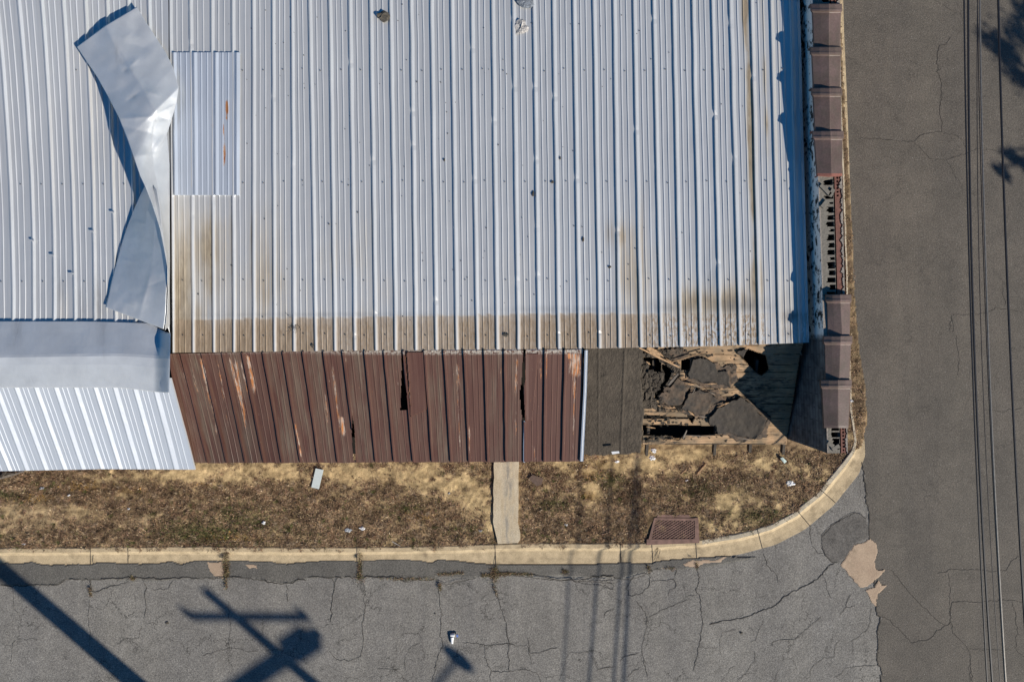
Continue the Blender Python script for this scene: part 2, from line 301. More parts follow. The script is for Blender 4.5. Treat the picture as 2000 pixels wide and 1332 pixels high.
def hf(acc, poly, zf, res=1., mi=0, holes=(), thick=.02, ragged=0., seed=0, attrs=None, mif=None):
    """height field over a ragged polygon (image pixels), edges turned down by its thickness"""
    pl = jag(poly, ragged, 3, seed) if ragged else poly
    xs = [p[0] for p in pl]; ys = [p[1] for p in pl]
    X, Y = np.meshgrid(np.arange(min(xs)-res, max(xs)+2*res, res), np.arange(min(ys)-res, max(ys)+2*res, res), indexing='ij')
    cx = (X[:-1, :-1]+X[1:, 1:])/2; cy = (Y[:-1, :-1]+Y[1:, 1:])/2; mk = inpoly(cx, cy, pl)
    for h in holes: mk &= ~inpoly(cx, cy, h)
    if not mk.any(): return
    Z = zf(X, Y); cnt = np.zeros(X.shape)
    for dx in (0, 1):
        for dy in (0, 1): cnt[dx:dx+mk.shape[0], dy:dy+mk.shape[1]] += mk
    if thick: Z = np.where(cnt < 4, Z-thick, Z)
    at = {k: fn(X, Y) for k, fn in (attrs or {}).items()}
    acc.grid(P(X, Y, Z), mi if mif is None else mif(cx, cy), mask=mk, flip=True, **at)
# ------------------------------------------------------------------ GROUND
a = Acc(); a.grid(np.array([[[-300, -300, -.06], [-300, 300, -.06]], [[300, -300, -.06], [300, 300, -.06]]]), flip=True); struct(a.build('ground', FARSOIL), 'ground around the building, out to the horizon')
# main road on the right (lies along the east side) and the side road (south)
def ribbon(acc, pts, w, z, mi, seed=0, jit=1.6, step=4):
    a_ = np.array(pts, float); L = np.hypot(*np.diff(a_, axis=0).T).sum(); n = max(3, int(L/step)); q = resamp(pts, n)
    s_ = np.arange(n)*step; q[:, 0] += (fbm(s_/11., 1.7, 3, seed)-.5)*2*jit*1.5; q[:, 1] += (fbm(s_/11., 9.1, 3, seed+5)-.5)*2*jit*1.5
    q += rng.normal(0, .8, q.shape)
    T = np.gradient(q, axis=0); T /= np.hypot(*T.T)[:, None]+1e-9; N = np.stack([-T[:, 1], T[:, 0]], -1)
    ww = w*.62*(.3+1.3*fbm(s_/7., 4.4, 3, seed+2)); ww[0] *= .3; ww[-1] *= .3
    A = q+N*ww[:, None]/2; B = q-N*ww[:, None]/2
    acc.grid(np.stack([P(A[:, 0], A[:, 1], z), P(B[:, 0], B[:, 1], z)], 1), mi)
R = Acc()
R.grid(np.array([[p3(1560, -1500, 0), p3(1560, 3500, 0)], [(60, 21.8, 0), (60, -28.5, 0)]]), 0, flip=True)
def cz(o, f, pts): return [(o[0]+x/f, o[1]+y/f) for x, y in pts]
r8 = lambda pts: cz((1700, 0), 2.22, pts); r2 = lambda pts: cz((1700, 932), 3.33, pts); r1b = lambda pts: cz((1700, 560), 3.33, pts); r5 = lambda pts: cz((1400, 0), 3.33, pts)
rc = [(r5([(920, 905), (1000, 903), (1160, 915), (1280, 925), (1320, 885), (1410, 862), (1470, 860), (1465, 800), (1450, 740), (1462, 640), (1465, 540), (1440, 470), (1435, 400), (1445, 300), (1490, 285), (1520, 240)]), 1.6),
      (r5([(1470, 530), (1510, 555)]), 1.), (r5([(1470, 865), (1560, 880), (1600, 915), (1620, 960)]), 1.), (r5([(1280, 925), (1340, 985), (1390, 1040), (1490, 1040), (1580, 1015), (1660, 985), (1680, 970), (1800, 975), (1900, 1000)]), 1.3),
      (r5([(1490, 1040), (1530, 1100), (1560, 1170)]), .8), (r5([(1420, 0), (1480, 40), (1540, 80)]), .8),
      (r1b([(520, 300), (525, 190), (545, 180), (640, 180), (740, 175), (830, 135), (900, 150), (990, 165)]), 1.2), (r1b([(530, 190), (540, 300)]), 1.1), (r1b([(560, 320), (575, 450), (570, 590)]), 1.), (r1b([(740, 800), (860, 812), (990, 795)]), 1.2), (r1b([(860, 0), (880, 130)]), 1.),
      (r2([(130, 600), (240, 730), (330, 830), (400, 900), (470, 960), (490, 965), (430, 1000), (390, 1050), (265, 1078), (200, 1000), (140, 950), (90, 905), (60, 910)]), 1.9), (r2([(490, 965), (525, 940), (520, 860), (530, 815), (580, 805), (720, 815), (800, 800), (920, 800), (990, 815)]), 1.5),
      (r2([(505, 620), (515, 720), (520, 830), (515, 900)]), 1.), (r2([(440, 625), (520, 600), (680, 600), (800, 615), (885, 600), (920, 545), (965, 510)]), 1.5), (r2([(525, 940), (540, 1010), (640, 1115), (650, 1190), (665, 1332)]), 1.6), (r2([(650, 1190), (640, 1230), (648, 1332)]), 1.),
      (r2([(640, 1115), (760, 1120), (900, 1118)]), 1.), (r2([(920, 810), (945, 900), (955, 1000), (945, 1120), (1000, 1170)]), 1.3)]
for i, (pts, w) in enumerate(rc): ribbon(R, pts, w, .003, 1, 20+i)
R.grid(np.array([[p3(1640, 1500, .002), p3(1640, 1502, .002)], [p3(1642, 1500, .002), p3(1642, 1502, .002)]]), 1)
struct(R.build('road', [ROAD, CRACK]), 'dark asphalt road along the right side')
# side road with its ragged joint to the road
SJ = [(1684, 880), (1683, 900), (1690, 945), (1693, 985), (1698, 1005), (1698, 1050), (1704, 1100), (1712, 1180), (1714, 1203), (1722, 1205), (1714, 1230), (1716, 1260), (1712, 1290), (1722, 1310), (1720, 1345), (1725, 1700), (1730, 2600)]
R = Acc(); J = resamp(SJ, 500); J[:, 0] += (fbm(np.arange(500)/4., 2.2, 3, 9)-.5)*7
lx = np.linspace(0, 1, 40)
TOPY = lambda x: np.where(x < 1270, 1088., np.interp(x, [1270, 1340, 1450, 1540, 1590, 1620, 1650, 1690], [1085, 1078, 1064, 1038, 1004, 975, 936, 870]))
ys = J[:, 1]; G = []
for i in range(0, len(J)):
    y = ys[i]; x0 = -1500. if y > 1088 else float(np.interp(y, [870, 936, 975, 1004, 1038, 1064, 1078, 1088], [1684, 1648, 1616, 1586, 1536, 1446, 1336, 1200]))
    G.append(P(np.linspace(x0, max(J[i, 0], x0+.5), 6), np.full(6, y), .006))
R.grid(np.array(G), 0)
# dark overlay strip beside the kerb
ov = [p for p in KO if p[0] <= 1270]+[(1290, 1094), (1340, 1090), (1400, 1086), (1480, 1088), (1400, 1104), (1330, 1112), (1270, 1110)]
low = [(1270, 1112), (1215, 1130), (1160, 1126), (1060, 1124), (985, 1124), (960, 1126), (900, 1128), (855, 1125), (800, 1134), (770, 1132), (720, 1128), (663, 1127), (600, 1129), (560, 1139), (520, 1133), (495, 1127), (440, 1127), (360, 1130), (320, 1134), (270, 1132), (250, 1133), (180, 1131), (130, 1131), (112, 1143), (50, 1144), (0, 1143), (-120, 1143)]
hf(R, ov+[(1270, 1110)]+low, lambda X, Y: .030+0*X, 2., 2, thick=.012, ragged=1.6, seed=3)
hf(R, [(1605, 1048), (1625, 1025), (1650, 1010), (1668, 1001), (1680, 1003), (1692, 1012), (1697, 1050), (1672, 1060), (1655, 1085), (1640, 1099), (1625, 1098), (1613, 1085), (1604, 1065)], lambda X, Y: .012+0*X, 1.5, 3, thick=.004, ragged=2, seed=5)
hf(R, [(1642, 1102), (1655, 1083), (1668, 1064), (1685, 1060), (1700, 1052), (1711, 1060), (1714, 1078), (1708, 1095), (1711, 1112), (1722, 1114), (1729, 1112), (1716, 1127), (1706, 1134), (1694, 1146), (1680, 1147)], lambda X, Y: .0155+0*X, 1.5, 4, thick=.003, ragged=2, seed=8)
hf(R, [(1691, 1152), (1708, 1146), (1716, 1134), (1722, 1142), (1733, 1143), (1720, 1156), (1713, 1160), (1712, 1184), (1703, 1176)], lambda X, Y: .0155+0*X, 1.5, 4, thick=.003, ragged=1.5, seed=9)
hf(R, [(405, 1098), (435, 1097), (437, 1127), (420, 1126), (408, 1115)], lambda X, Y: .0345+0*X, 1.5, 4, thick=.002, ragged=3, seed=12)
hf(R, [(480, 1102), (500, 1104), (502, 1110), (487, 1109)], lambda X, Y: .0345+0*X, 1.5, 4, thick=.002, ragged=3, seed=13)
hf(R, [(1335, 1102), (1352, 1094), (1400, 1094), (1418, 1087), (1408, 1096), (1375, 1100), (1360, 1108), (1340, 1106)], lambda X, Y: .0345+0*X, 1.5, 4, thick=.002, ragged=2, seed=14)
q5 = lambda pts: cz((0, 980), 3.333, pts); q6 = lambda pts: cz((600, 980), 3.333, pts); q7 = lambda pts: cz((1150, 930), 3.313, pts)
sc = [(q5([(0, 545), (130, 548), (200, 542), (370, 545), (430, 505), (590, 505), (700, 498), (830, 492), (1000, 498), (1120, 495), (1300, 495), (1450, 495)]), 3.4), (q5([(585, 400), (600, 410), (590, 500), (590, 580), (620, 592), (720, 545), (820, 530), (860, 490)]), 2),
      (q5([(595, 400), (588, 520), (585, 620)]), 2.4), (q5([(583, 620), (578, 760), (585, 850), (582, 950)]), 1.), (q5([(930, 510), (950, 545), (945, 600), (950, 680), (945, 750)]), 1.8), (q5([(985, 575), (1090, 568), (1110, 530), (1140, 505)]), 1.5),
      (q5([(850, 300), (835, 395)]), 1.5), (q5([(605, 300), (608, 400)]), 2.), (q5([(1400, 492), (1560, 490), (1650, 498), (1720, 515), (1860, 532), (1930, 515), (2000, 505)]), 3.6), (q5([(1860, 532), (1870, 600), (1880, 660)]), 1.8),
      (q5([(1480, 640), (1500, 820), (1490, 950), (1320, 998)]), 1.1), (q5([(1490, 950), (1560, 955), (1620, 985), (1680, 960)]), 1.), (q5([(920, 810), (905, 890), (820, 890), (760, 930)]), .9), (q5([(70, 1040), (85, 910), (120, 893), (250, 895)]), 1.), (q5([(80, 560), (90, 690), (150, 780)]), .9),
      (q6([(0, 492), (200, 490), (400, 488), (560, 485), (640, 520), (700, 510), (830, 508)]), 3.6), (q6([(160, 500), (180, 545), (162, 620), (160, 720), (155, 790)]), 1.8), (q6([(210, 490), (180, 530), (165, 560)]), 1.8), (q6([(370, 520), (372, 640), (380, 680), (360, 800), (365, 920), (345, 1010), (280, 1035), (190, 1020), (140, 975)]), 1.5),
      (q6([(855, 540), (862, 640), (880, 730), (862, 860), (880, 940), (835, 1060), (815, 1173)]), 2.), (q6([(1200, 540), (1250, 640), (1275, 720), (1300, 840), (1315, 920), (1310, 1000), (1320, 1100)]), 2.0), (q6([(830, 508), (900, 540), (960, 520), (1000, 515), (1100, 495)]), 2.),
      (q6([(1010, 915), (1090, 920), (1190, 938), (1300, 920), (1430, 940), (1460, 990), (1640, 950)]), 1.6), (q6([(1160, 940), (1160, 1030), (1195, 1090), (1195, 1170)]), 1.5), (q6([(1195, 1105), (1320, 1100), (1420, 1085), (1500, 1120), (1520, 1173)]), 1.5), (q6([(1440, 880), (1450, 980), (1455, 1060)]), 1.2),
      (q6([(1250, 480), (1330, 475), (1430, 470), (1560, 490), (1640, 515), (1700, 500), (1760, 520), (1850, 490), (2000, 475)]), 3), (q6([(1330, 480), (1450, 490), (1560, 505), (1640, 505), (1760, 520), (1860, 515), (2000, 510)]), 2.4), (q6([(1760, 520), (1800, 535), (1900, 545), (2000, 570)]), 1.6), (q6([(640, 1100), (640, 1000), (680, 940), (740, 910)]), .9), (q6([(450, 1080), (610, 1088)]), .9),
      (q6([(2000, 690), (1940, 720), (1935, 760)]), 1.3), (q6([(1700, 985), (1860, 972)]), 1.2), (q6([(1700, 985), (1640, 1173)]), 1.), (q6([(1880, 1090), (2000, 1070)]), 1.2), (q6([(1225, 270), (1222, 420)]), 2.2), (q6([(540, 1060), (620, 1130), (650, 1173)]), .8),
      (q7([(0, 650), (60, 655), (110, 640), (180, 660), (210, 665), (290, 665), (360, 640), (400, 600), (480, 605)]), 2.6), (q7([(0, 685), (80, 690), (160, 690), (210, 680)]), 2), (q7([(90, 700), (150, 735), (170, 700), (110, 680)]), 1.5), (q7([(205, 450), (210, 560)]), 2), (q7([(290, 640), (265, 690), (250, 720), (260, 770), (330, 770), (390, 710), (400, 640), (340, 620)]), 1.8),
      (q7([(400, 680), (500, 675), (560, 665), (570, 720), (520, 745), (515, 780)]), 1.7), (q7([(565, 600), (560, 665)]), 1.8), (q7([(690, 440), (700, 530), (710, 610), (715, 680), (690, 735), (715, 770), (725, 860), (735, 960), (730, 1010), (705, 1130), (675, 1260)]), 2.0), (q7([(640, 770), (700, 770)]), 1.3),
      (q7([(775, 962), (860, 935), (1000, 915), (1055, 902), (1090, 880), (1210, 835), (1280, 775), (1400, 710), (1500, 650), (1540, 600), (1590, 555)]), 3.0), (q7([(300, 790), (340, 850), (380, 910), (370, 990), (340, 1130), (360, 1200), (385, 1300)]), 1.6), (q7([(390, 910), (480, 860), (560, 830), (640, 800)]), 1.5), (q7([(330, 1145), (240, 1160), (200, 1200)]), 1.7), (q7([(60, 1250), (140, 1230)]), 1.5), (q7([(340, 1230), (240, 1300)]), 1.5),
      (q7([(100, 900), (120, 880), (170, 850)]), 1.2), (q7([(1130, 490), (1160, 580), (1220, 650), (1230, 700)]), 1.6), (q7([(1430, 270), (1430, 380), (1450, 450), (1480, 495), (1530, 500)]), 1.3), (q7([(1620, 0), (1620, 100), (1625, 145)]), 2), (q7([(1460, 280), (1500, 250), (1520, 180)]), 1.4),
      (q7([(1185, 1100), (1190, 1070), (1240, 1055), (1320, 1060), (1400, 1000), (1440, 960), (1510, 905)]), 1.6), (q7([(1040, 1080), (1080, 1060), (1110, 980), (1130, 930)]), 1.3), (q7([(960, 1330), (1000, 1290), (1070, 1200), (1075, 1130)]), 1.2), (q7([(860, 1330), (920, 1240), (950, 1230)]), 1.3), (q7([(1060, 1265), (1000, 1290), (960, 1325)]), 1.3), (q7([(700, 1330), (720, 1290)]), 1.2), (q7([(620, 1310), (670, 1300)]), 1.2),
      (q7([(1700, 760), (1660, 850), (1620, 910)]), 1.5), (q7([(1730, 840), (1660, 850)]), 1.4), (q7([(1520, 640), (1540, 730), (1560, 790)]), 1.), (q7([(1830, 850), (1810, 990), (1740, 1040), (1690, 1070)]), 1.3), (q7([(1430, 1290), (1440, 1230), (1520, 1180), (1590, 1160), (1600, 1080), (1640, 1060)]), 1.1), (q7([(1200, 1330), (1230, 1240)]), 1.), (q7([(1600, 1300), (1680, 1240), (1780, 1225), (1860, 1220)]), 1.2), (q7([(860, 1170), (850, 1100), (860, 1010), (960, 990)]), 1.), (q7([(710, 1110), (850, 1110)]), .8), (q7([(1240, 1000), (1280, 920)]), .9), (q7([(1710, 1160), (1710, 1060)]), .8)]
for i, (pts, w) in enumerate(sc): ribbon(R, pts, w*.8, .0385 if max(p[1] for p in pts) < 1146 and pts[0][0] < 1300 else .0125, 1, 50+i)
ribbon(R, [tuple(p) for p in resamp([p for p in SJ if p[1] < 1400], 60)], 3.2, .0145, 1, 99, .8)
ribbon(R, [(1605, 1048), (1625, 1025), (1650, 1010), (1668, 1001), (1680, 1003), (1692, 1012)], 1.6, .0165, 1, 98)
ribbon(R, [(1604, 1065), (1613, 1085), (1625, 1098), (1638, 1099)], 2., .0165, 1, 97)
for x in (1283, 1287, 1291): ribbon(R, [(x, 1064), (x-2, 1078), (x-6, 1094)], 1.6, .058, 1, int(x))
struct(R.build('side_road', [SIDE, CRACK, EDGE, PATCH, SILT]), 'cracked grey side road along the bottom')
# kerb and gutter pan
K = Acc(); n = 420
kin = resamp([(-1600, 1070)]+KI[1:]+[(1660, 800), (1655, 640), (1650, 480), (1645, 340), (1640, 200), (1634, 60), (1628, -140), (1600, -1300)], 900)
out = []
T = np.gradient(kin, axis=0); T /= np.hypot(*T.T)[:, None]; N = np.stack([-T[:, 1], T[:, 0]], -1)   # towards the road
prof = [(-2., -.05, 1), (0., .115, 1), (2., .125, 1), (9.5, .118, 1), (12.5, .06, 0), (15, .034, 0), (28, .018, 0), (40, .014, 0), (41, -.05, 0)]
sc_ = np.interp(kin[:, 1], [-2000, 600, 700, 860, 900], [.36, .36, .42, .5, 1])
wv = (fbm(np.arange(900)/5., 1.1, 3)-.5)
G = []
for d, z, mi in prof:
    q = kin+N*(d*sc_)[:, None]+(wv*2.2)[:, None]*N*(0 if d > 11 else 1)
    zz = z+.006*(fbm(np.arange(900)/3., d, 3)-.5); G.append(P(q[:, 0], q[:, 1], zz))
G = np.stack(G, 1)
joint = np.isin(np.arange(900), [int(v) for v in np.interp([178, 250, 700, 968, 1213, 1300, 1360, 1480, 1555, 1600, 1640], kin[:420, 0] if False else kin[np.arange(0, 700)][:, 0], np.arange(700))])
MI = np.tile(np.array([1, 1, 1, 0, 0, 0, 0, 0]), (899, 1)); curve = (kin[:-1, 0] > 1366); MI[~curve] = 0;  
for x_ in (178, 250, 700, 968, 1213, 1275, 1360, 1480, 1555, 1600, 1640):
    j_ = int(np.argmin(np.abs(kin[:780, 0]-x_))); g_ = G[j_]; t_ = (G[j_+1]-G[j_-1]); t_ /= np.linalg.norm(t_, axis=1)[:, None]; w_ = .007
    K.grid(np.stack([g_-t_*w_+[0, 0, .004], g_+t_*w_+[0, 0, .004]], 0), 2, flip=True)
K.grid(G, MI, flip=True); struct(K.build('kerb', [KERB, KERBTOP, CRACK]), 'tan concrete kerb and gutter along the verge and round the corner')
# concrete walk crossing the verge
WK = Acc()
wkL = resamp([(966, 840), (965, 900), (964, 975), (963, 1020), (970, 1048), (972, 1062)], 60); wkR = resamp([(1013, 840), (1013, 900), (1013, 960), (1012, 1020), (1016, 1040), (1016, 1054), (1012, 1060)], 60)
wkL[:, 0] += (fbm(np.arange(60)/4., 1, 3)-.5)*3; wkR[:, 0] += (fbm(np.arange(60)/4., 7, 3)-.5)*3
t = np.linspace(0, 1, 9)[None, :, None]; Q = wkL[:, None]*(1-t)+wkR[:, None]*t
Q = np.concatenate([Q[:, :1], Q, Q[:, -1:]], 1); Z = np.full(Q.shape[:2], .15)+.006*fbm(Q[..., 0]/6, Q[..., 1]/6); Z[:, 0] = -.02; Z[:, -1] = -.02
WK.grid(P(Q[..., 0], Q[..., 1], Z)); struct(WK.build('path', WALK), 'short concrete path across the verge')
# verge soil
SAND = [(300, 932, 130, 13), (400, 922, 70, 24), (470, 925, 80, 25), (560, 922, 100, 22), (680, 922, 90, 26), (800, 925, 100, 30), (880, 945, 80, 36), (930, 975, 30, 50), (955, 1010, 22, 40, .9), (50, 1012, 90, 36, .75), (130, 1000, 70, 20, .55), (20, 1045, 50, 20, .6), (275, 1012, 55, 16, .5), (230, 935, 60, 10, .8), (245, 970, 45, 9, .6), (1240, 903, 90, 28), (1320, 888, 100, 20), (1160, 920, 40, 20, .7), (1100, 905, 50, 15, .7), (1150, 948, 30, 14, .9), (1160, 965, 40, 14, .7), (1430, 985, 55, 28, .85), (1400, 1025, 70, 20, .7), (1480, 905, 50, 22, .6), (1380, 905, 60, 20, .7), (1560, 910, 50, 16, .45), (1060, 912, 60, 12, .55), (1140, 950, 60, 20, .45), (1330, 925, 80, 16, .35), (1660, 640, 12, 60, .5), (1655, 420, 8, 60, .4), (1668, 700, 12, 30, .4), (1520, 990, 40, 16, .4), (730, 985, 50, 12, .3), (1280, 1000, 30, 10, .4)]
GREEN = [(390, 1040, 80, 22), (470, 1010, 70, 26, .55), (560, 1040, 60, 16, .3), (1195, 938, 26, 16, 1), (1085, 985, 28, 14, .8), (10, 967, 26, 8, 1), (1480, 1010, 50, 16, .8), (1340, 1020, 40, 14, .4), (1648, 388, 6, 8, 1.), (780, 990, 60, 14, .4), (1170, 930, 14, 20, .6), (900, 1035, 50, 10, .3), (1370, 960, 60, 25, .4)]
OCH = [(165, 950, 34, 9, .9), (75, 972, 25, 8, .9), (250, 958, 30, 7, .6), (460, 1050, 60, 7, .5), (1150, 968, 18, 10, .9), (1155, 925, 30, 10, .6), (1170, 905, 40, 12, .4), (830, 1010, 30, 10, .4), (400, 945, 20, 4, .4)]
DARK = [(150, 960, 45, 6, .9), (40, 970, 50, 10, .7), (230, 940, 50, 10, .6), (90, 978, 40, 6, .6), (330, 960, 60, 12, .4), (720, 960, 80, 12, .6), (1370, 950, 50, 20, .5), (1250, 960, 60, 15, .5), (380, 930, 10, 6, .5)]
BROWNB = [(280, 1055, 70, 10), (620, 990, 180, 45, .5)]
def veg(px, py):
    s = blob(px, py, SAND); nz = fbm(px/16., py/9., 5, 4); n2 = fbm(px/45., py/30., 3, 11)
    return np.clip(1.02+(nz-.5)*1.9+(n2-.5)*.8-s*1.15, 0, 1)
def soilcol(px, py):
    v = veg(px, py)[..., None]; g = np.clip(blob(px, py, GREEN), 0, 1)[..., None]; o = np.clip(blob(px, py, OCH), 0, 1)[..., None]; d = np.clip(blob(px, py, DARK), 0, 1)[..., None]
    n1 = fbm(px/30., py/22., 4, 2)[..., None]; pale = blob(px, py, [(70, 1015, 110, 45), (270, 1012, 60, 20)])[..., None]
    sand = np.array([.57, .43, .24])*(.8+.4*n1); sand = sand*(1-pale*.0)+0; sand = sand*(1-pale*.7)+np.array([.40, .30, .19])*pale*.7
    lit = np.array([.25, .175, .105])*(.5+1.0*n1); c = sand*(1-v)+lit*v
    c = c*(.3+1.35*fbm(px/13., py/9., 4, 17))[..., None]*np.array([.98, 1.0, 1.02]); c = c*(1-g*.55)+np.array([.10, .095, .04])*g*.55; c = c*(1-o*.75)+np.array([.28, .18, .07])*o*.75; c = c*(1-d*.6)+np.array([.06, .045, .03])*d*.6
    return c
V = Acc(); X, Y = np.meshgrid(np.arange(-130, 1700, 2.), np.arange(800, 1090, 2.), indexing='ij')
kb = np.array(kin); 
def inverge(px, py):
    yk = np.interp(px, kb[:700:2, 0][kb[:700:2, 0] < 1668][:], kb[:700:2, 1][kb[:700:2, 0] < 1668][:]) if False else None
    return yk
VP = [(-1000, 780)]+[(-1000, 1069)]+[(p[0], p[1]+1.5) for p in KI[1:]]+[(1668, 780)]
def vz(px, py): return .112+.05*(fbm(px/28., py/28., 4, 6)-.5)+.02*(fbm(px/5., py/5., 3, 8)-.5)
hf(V, [(-130, 800), (-130, 1071)]+[(p[0], p[1]+1.) for p in KI[1:]]+[(1668, 800)], vz, 2., 0, thick=.0, ragged=2.2, seed=31, attrs={'tint': soilcol})
EP = [(1560, 806), (1668, 806), (1668, 862)]+[(p[0]-4, p[1]) for p in EL[::-1]]+[(1560, -160)]
EP = [(1540, 804), (1692, 804), (1691, 760), (1679, 690)]+[(p[0]-2, p[1]) for p in EL[::-1] if p[1] < 690]+[(1540, -160)]
hf(V, EP, lambda a_, b_: .10+.03*(fbm(a_/9., b_/9., 3, 6)-.5), 2., 0, thick=.09, ragged=2.5, seed=33, attrs={'tint': lambda a_, b_: (soilcol(a_, b_)*.5+np.array([.14, .11, .08])*.5)*(.55+.6*fbm(a_/6., b_/14., 3, 44))[..., None]})
hf(V, [(1655, 800), (1694, 800), (1692, 830), (1683, 872), (1668, 880), (1655, 882)], lambda a_, b_: .10+.03*(fbm(a_/9., b_/9., 3, 6)-.5), 2., 0, thick=.07, ragged=2.5, seed=34, attrs={'tint': soilcol})
V.grid(np.array([[p3(-3000, 780, .06), p3(-3000, 1069, .06)], [p3(-128, 780, .06), p3(-128, 1069, .06)]]), 0, tint=np.full((2, 2, 3), [.3, .22, .13]))
struct(V.build('verge', SOIL, smooth=True), 'sandy verge between the building and the kerb')
# dry leaves and dead grass (stuff)
PAL = np.array([[.20, .125, .075], [.30, .19, .115], [.11, .072, .045], [.42, .31, .19], [.25, .16, .12], [.065, .045, .03], [.33, .25, .17], [.52, .42, .29]]); PW = np.array([.24, .17, .2, .08, .14, .12, .04, .01]); PW /= PW.sum()
GPAL = np.array([[.09, .10, .03], [.13, .14, .05], [.20, .17, .08], [.07, .07, .025]])
def scatter(name, n, region, dens, kind, label, cat, zf=vz, size=(.012, .035), green=GREEN, long=1.):
    px = rng.uniform(region[0], region[2], n*3); py = rng.uniform(region[1], region[3], n*3); k = dens(px, py) > rng.random(n*3); px = px[k][:n]; py = py[k][:n]; m_ = len(px)
    z = zf(px, py); C = P(px, py, z); th = rng.uniform(0, 2*np.pi, m_); L_ = rng.uniform(*size, m_)*long; Wd = L_*rng.uniform(.25, .6, m_)/long*(1. if long == 1 else .4)
    tl = rng.uniform(-.1, .9, m_); u = np.stack([np.cos(th)*np.cos(tl), np.sin(th)*np.cos(tl), np.sin(tl)], -1); w = np.stack([-np.sin(th), np.cos(th), rng.uniform(-.5, .5, m_)], -1)
    A = C-u*0; V_ = np.stack([A-w*Wd[:, None]*.15, A+u*(L_*.5)[:, None]-w*(Wd*.5)[:, None], A+u*L_[:, None]+np.array([0, 0, -.1])*L_[:, None], A+u*(L_*.5)[:, None]+w*(Wd*.5)[:, None]], 1)
    V_[..., 2] += .002
    g = blob(px, py, green); isg = rng.random(m_) < g*.8; col = PAL[rng.choice(len(PAL), m_, p=PW)]; col[isg] = GPAL[rng.integers(0, 4, isg.sum())]
    d = blob(px, py, DARK); col = col*(1-.5*d[:, None]); o = blob(px, py, OCH); k = rng.random(m_) < o*.6; col[k] = np.array([.34, .20, .06])*rng.uniform(.6, 1.2, (k.sum(), 1))
    col = col*rng.uniform(.6, 1.6, (m_, 1))*(.25+1.5*fbm(px/13., py/9., 4, 17))[:, None]*np.array([.98, 1.0, 1.0])
    a_ = Acc(); a_.add(V_.reshape(-1, 3), np.arange(m_*4).reshape(-1, 4).tolist(), 0, tint=np.repeat(col, 4, 0)); o = a_.build(name, LITTER); tag(o, label, cat, kind='stuff'); return o
vpoly = jag([(-60, 850), (-60, 1077)]+[(p[0], p[1]+5) for p in KI[1:]]+[(1668, 850)], 9, 4, 7)
def dn(px, py):
    v = veg(px, py); inside = inpoly(px, py, vpoly); wk = (px > 961) & (px < 1018); dr = (px > 1264) & (px < 1368) & (py > 1006)
    return np.where(inside & ~wk & ~dr, np.clip(v*1.25-.1, .012, 1), 0)
scatter('dead_leaves', 85000, (-60, 880, 1690, 1085), dn, 'stuff', 'brown dead leaves and litter covering the verge', 'leaves')
scatter('dry_grass', 30000, (-60, 880, 1690, 1085), lambda a_, b_: dn(a_, b_)*np.clip(.25+blob(a_, b_, GREEN), 0, 1), 'stuff', 'thin dry and green grass blades on the verge', 'grass', size=(.03, .06), long=1.3)
scatter('leaf_litter', 5000, (1640, -20, 1700, 885), lambda a_, b_: np.where((a_ < np.interp(b_, [p[1] for p in EL], [p[0] for p in EL])-1), np.clip(fbm(b_/20., a_/15., 3, 5)*2.4-.75+sstep(640, 760, b_)*.5, 0, 1), 0), 'stuff', 'fallen leaves caught along the foot of the block wall', 'leaves', zf=lambda a_, b_: .118+0*a_)
VV = []; CC = []
px = rng.uniform(-60, 1660, 6000); py = rng.uniform(905, 1078, 6000); k = dn(px, py)*(.15+fbm(px/30., py/22., 3, 51)**2*1.6) > rng.random(6000); px = px[k][:1500]; py = py[k][:1500]
for x, y in zip(px, py):
    cnt = rng.integers(12, 30); C = P(x+rng.normal(0, 1.6, cnt), y+rng.normal(0, 1.6, cnt), float(vz(np.array(x), np.array(y)))); th = rng.uniform(0, 6.28, cnt); L_ = rng.uniform(.03, .085, cnt); tl = rng.uniform(.15, 1.1, cnt)
    u = np.stack([np.cos(th)*np.cos(tl), np.sin(th)*np.cos(tl), np.sin(tl)], -1)*L_[:, None]; s_ = np.stack([-np.sin(th), np.cos(th), 0*th], -1)*.0035; VV.append(np.stack([C-s_, C+s_, C+u], 1))
    g = float(blob(x, y, GREEN)); base_ = GPAL[rng.integers(0, 4)] if rng.random() < .15+.6*g else PAL[rng.choice([0, 1, 3, 6, 2])]; CC.append(np.repeat(base_[None]*rng.uniform(.7, 1.4, (cnt, 1)), 3, 0))
VV = np.concatenate(VV); a = Acc(); a.add(VV.reshape(-1, 3), np.arange(len(VV)*3).reshape(-1, 3).tolist(), 0, tint=np.concatenate(CC)); tag(a.build('grass_tufts', LITTER), 'small dead grass tufts standing on the verge', 'grass', kind='stuff')
# weeds in kerb and road cracks
tl_ = [((442, 1072), (442, 1128), 7, 900), ((442, 1128), (443, 1150), 3, 120), ((704, 1080), (702, 1128), 5, 420), ((702, 1128), (704, 1130), 9, 120), ((855, 1122), (905, 1118), 3, 220), ((940, 1124), (1000, 1120), 4, 500), ((966, 1108), (966, 1132), 9, 420), ((1000, 1120), (1040, 1122), 2.5, 180), ((740, 1130), (850, 1130), 2.5, 260), ((859, 1138), (860, 1152), 3, 130), ((257, 1128), (262, 1132), 4, 90), ((176, 1148), (178, 1165), 3, 120), ((1100, 1116), (1108, 1118), 5, 110), ((965, 1140), (972, 1165), 2, 70), ((1265, 1104), (1270, 1118), 4, 100), ((1360, 1098), (1362, 1110), 4, 90), ((970, 1052), (958, 1066), 7, 500), ((1283, 1068), (1282, 1070), 3, 30), ((1648, 384), (1648, 392), 4, 180), ((1300, 1110), (1320, 1110), 4, 60)]
VV = []; CC = []
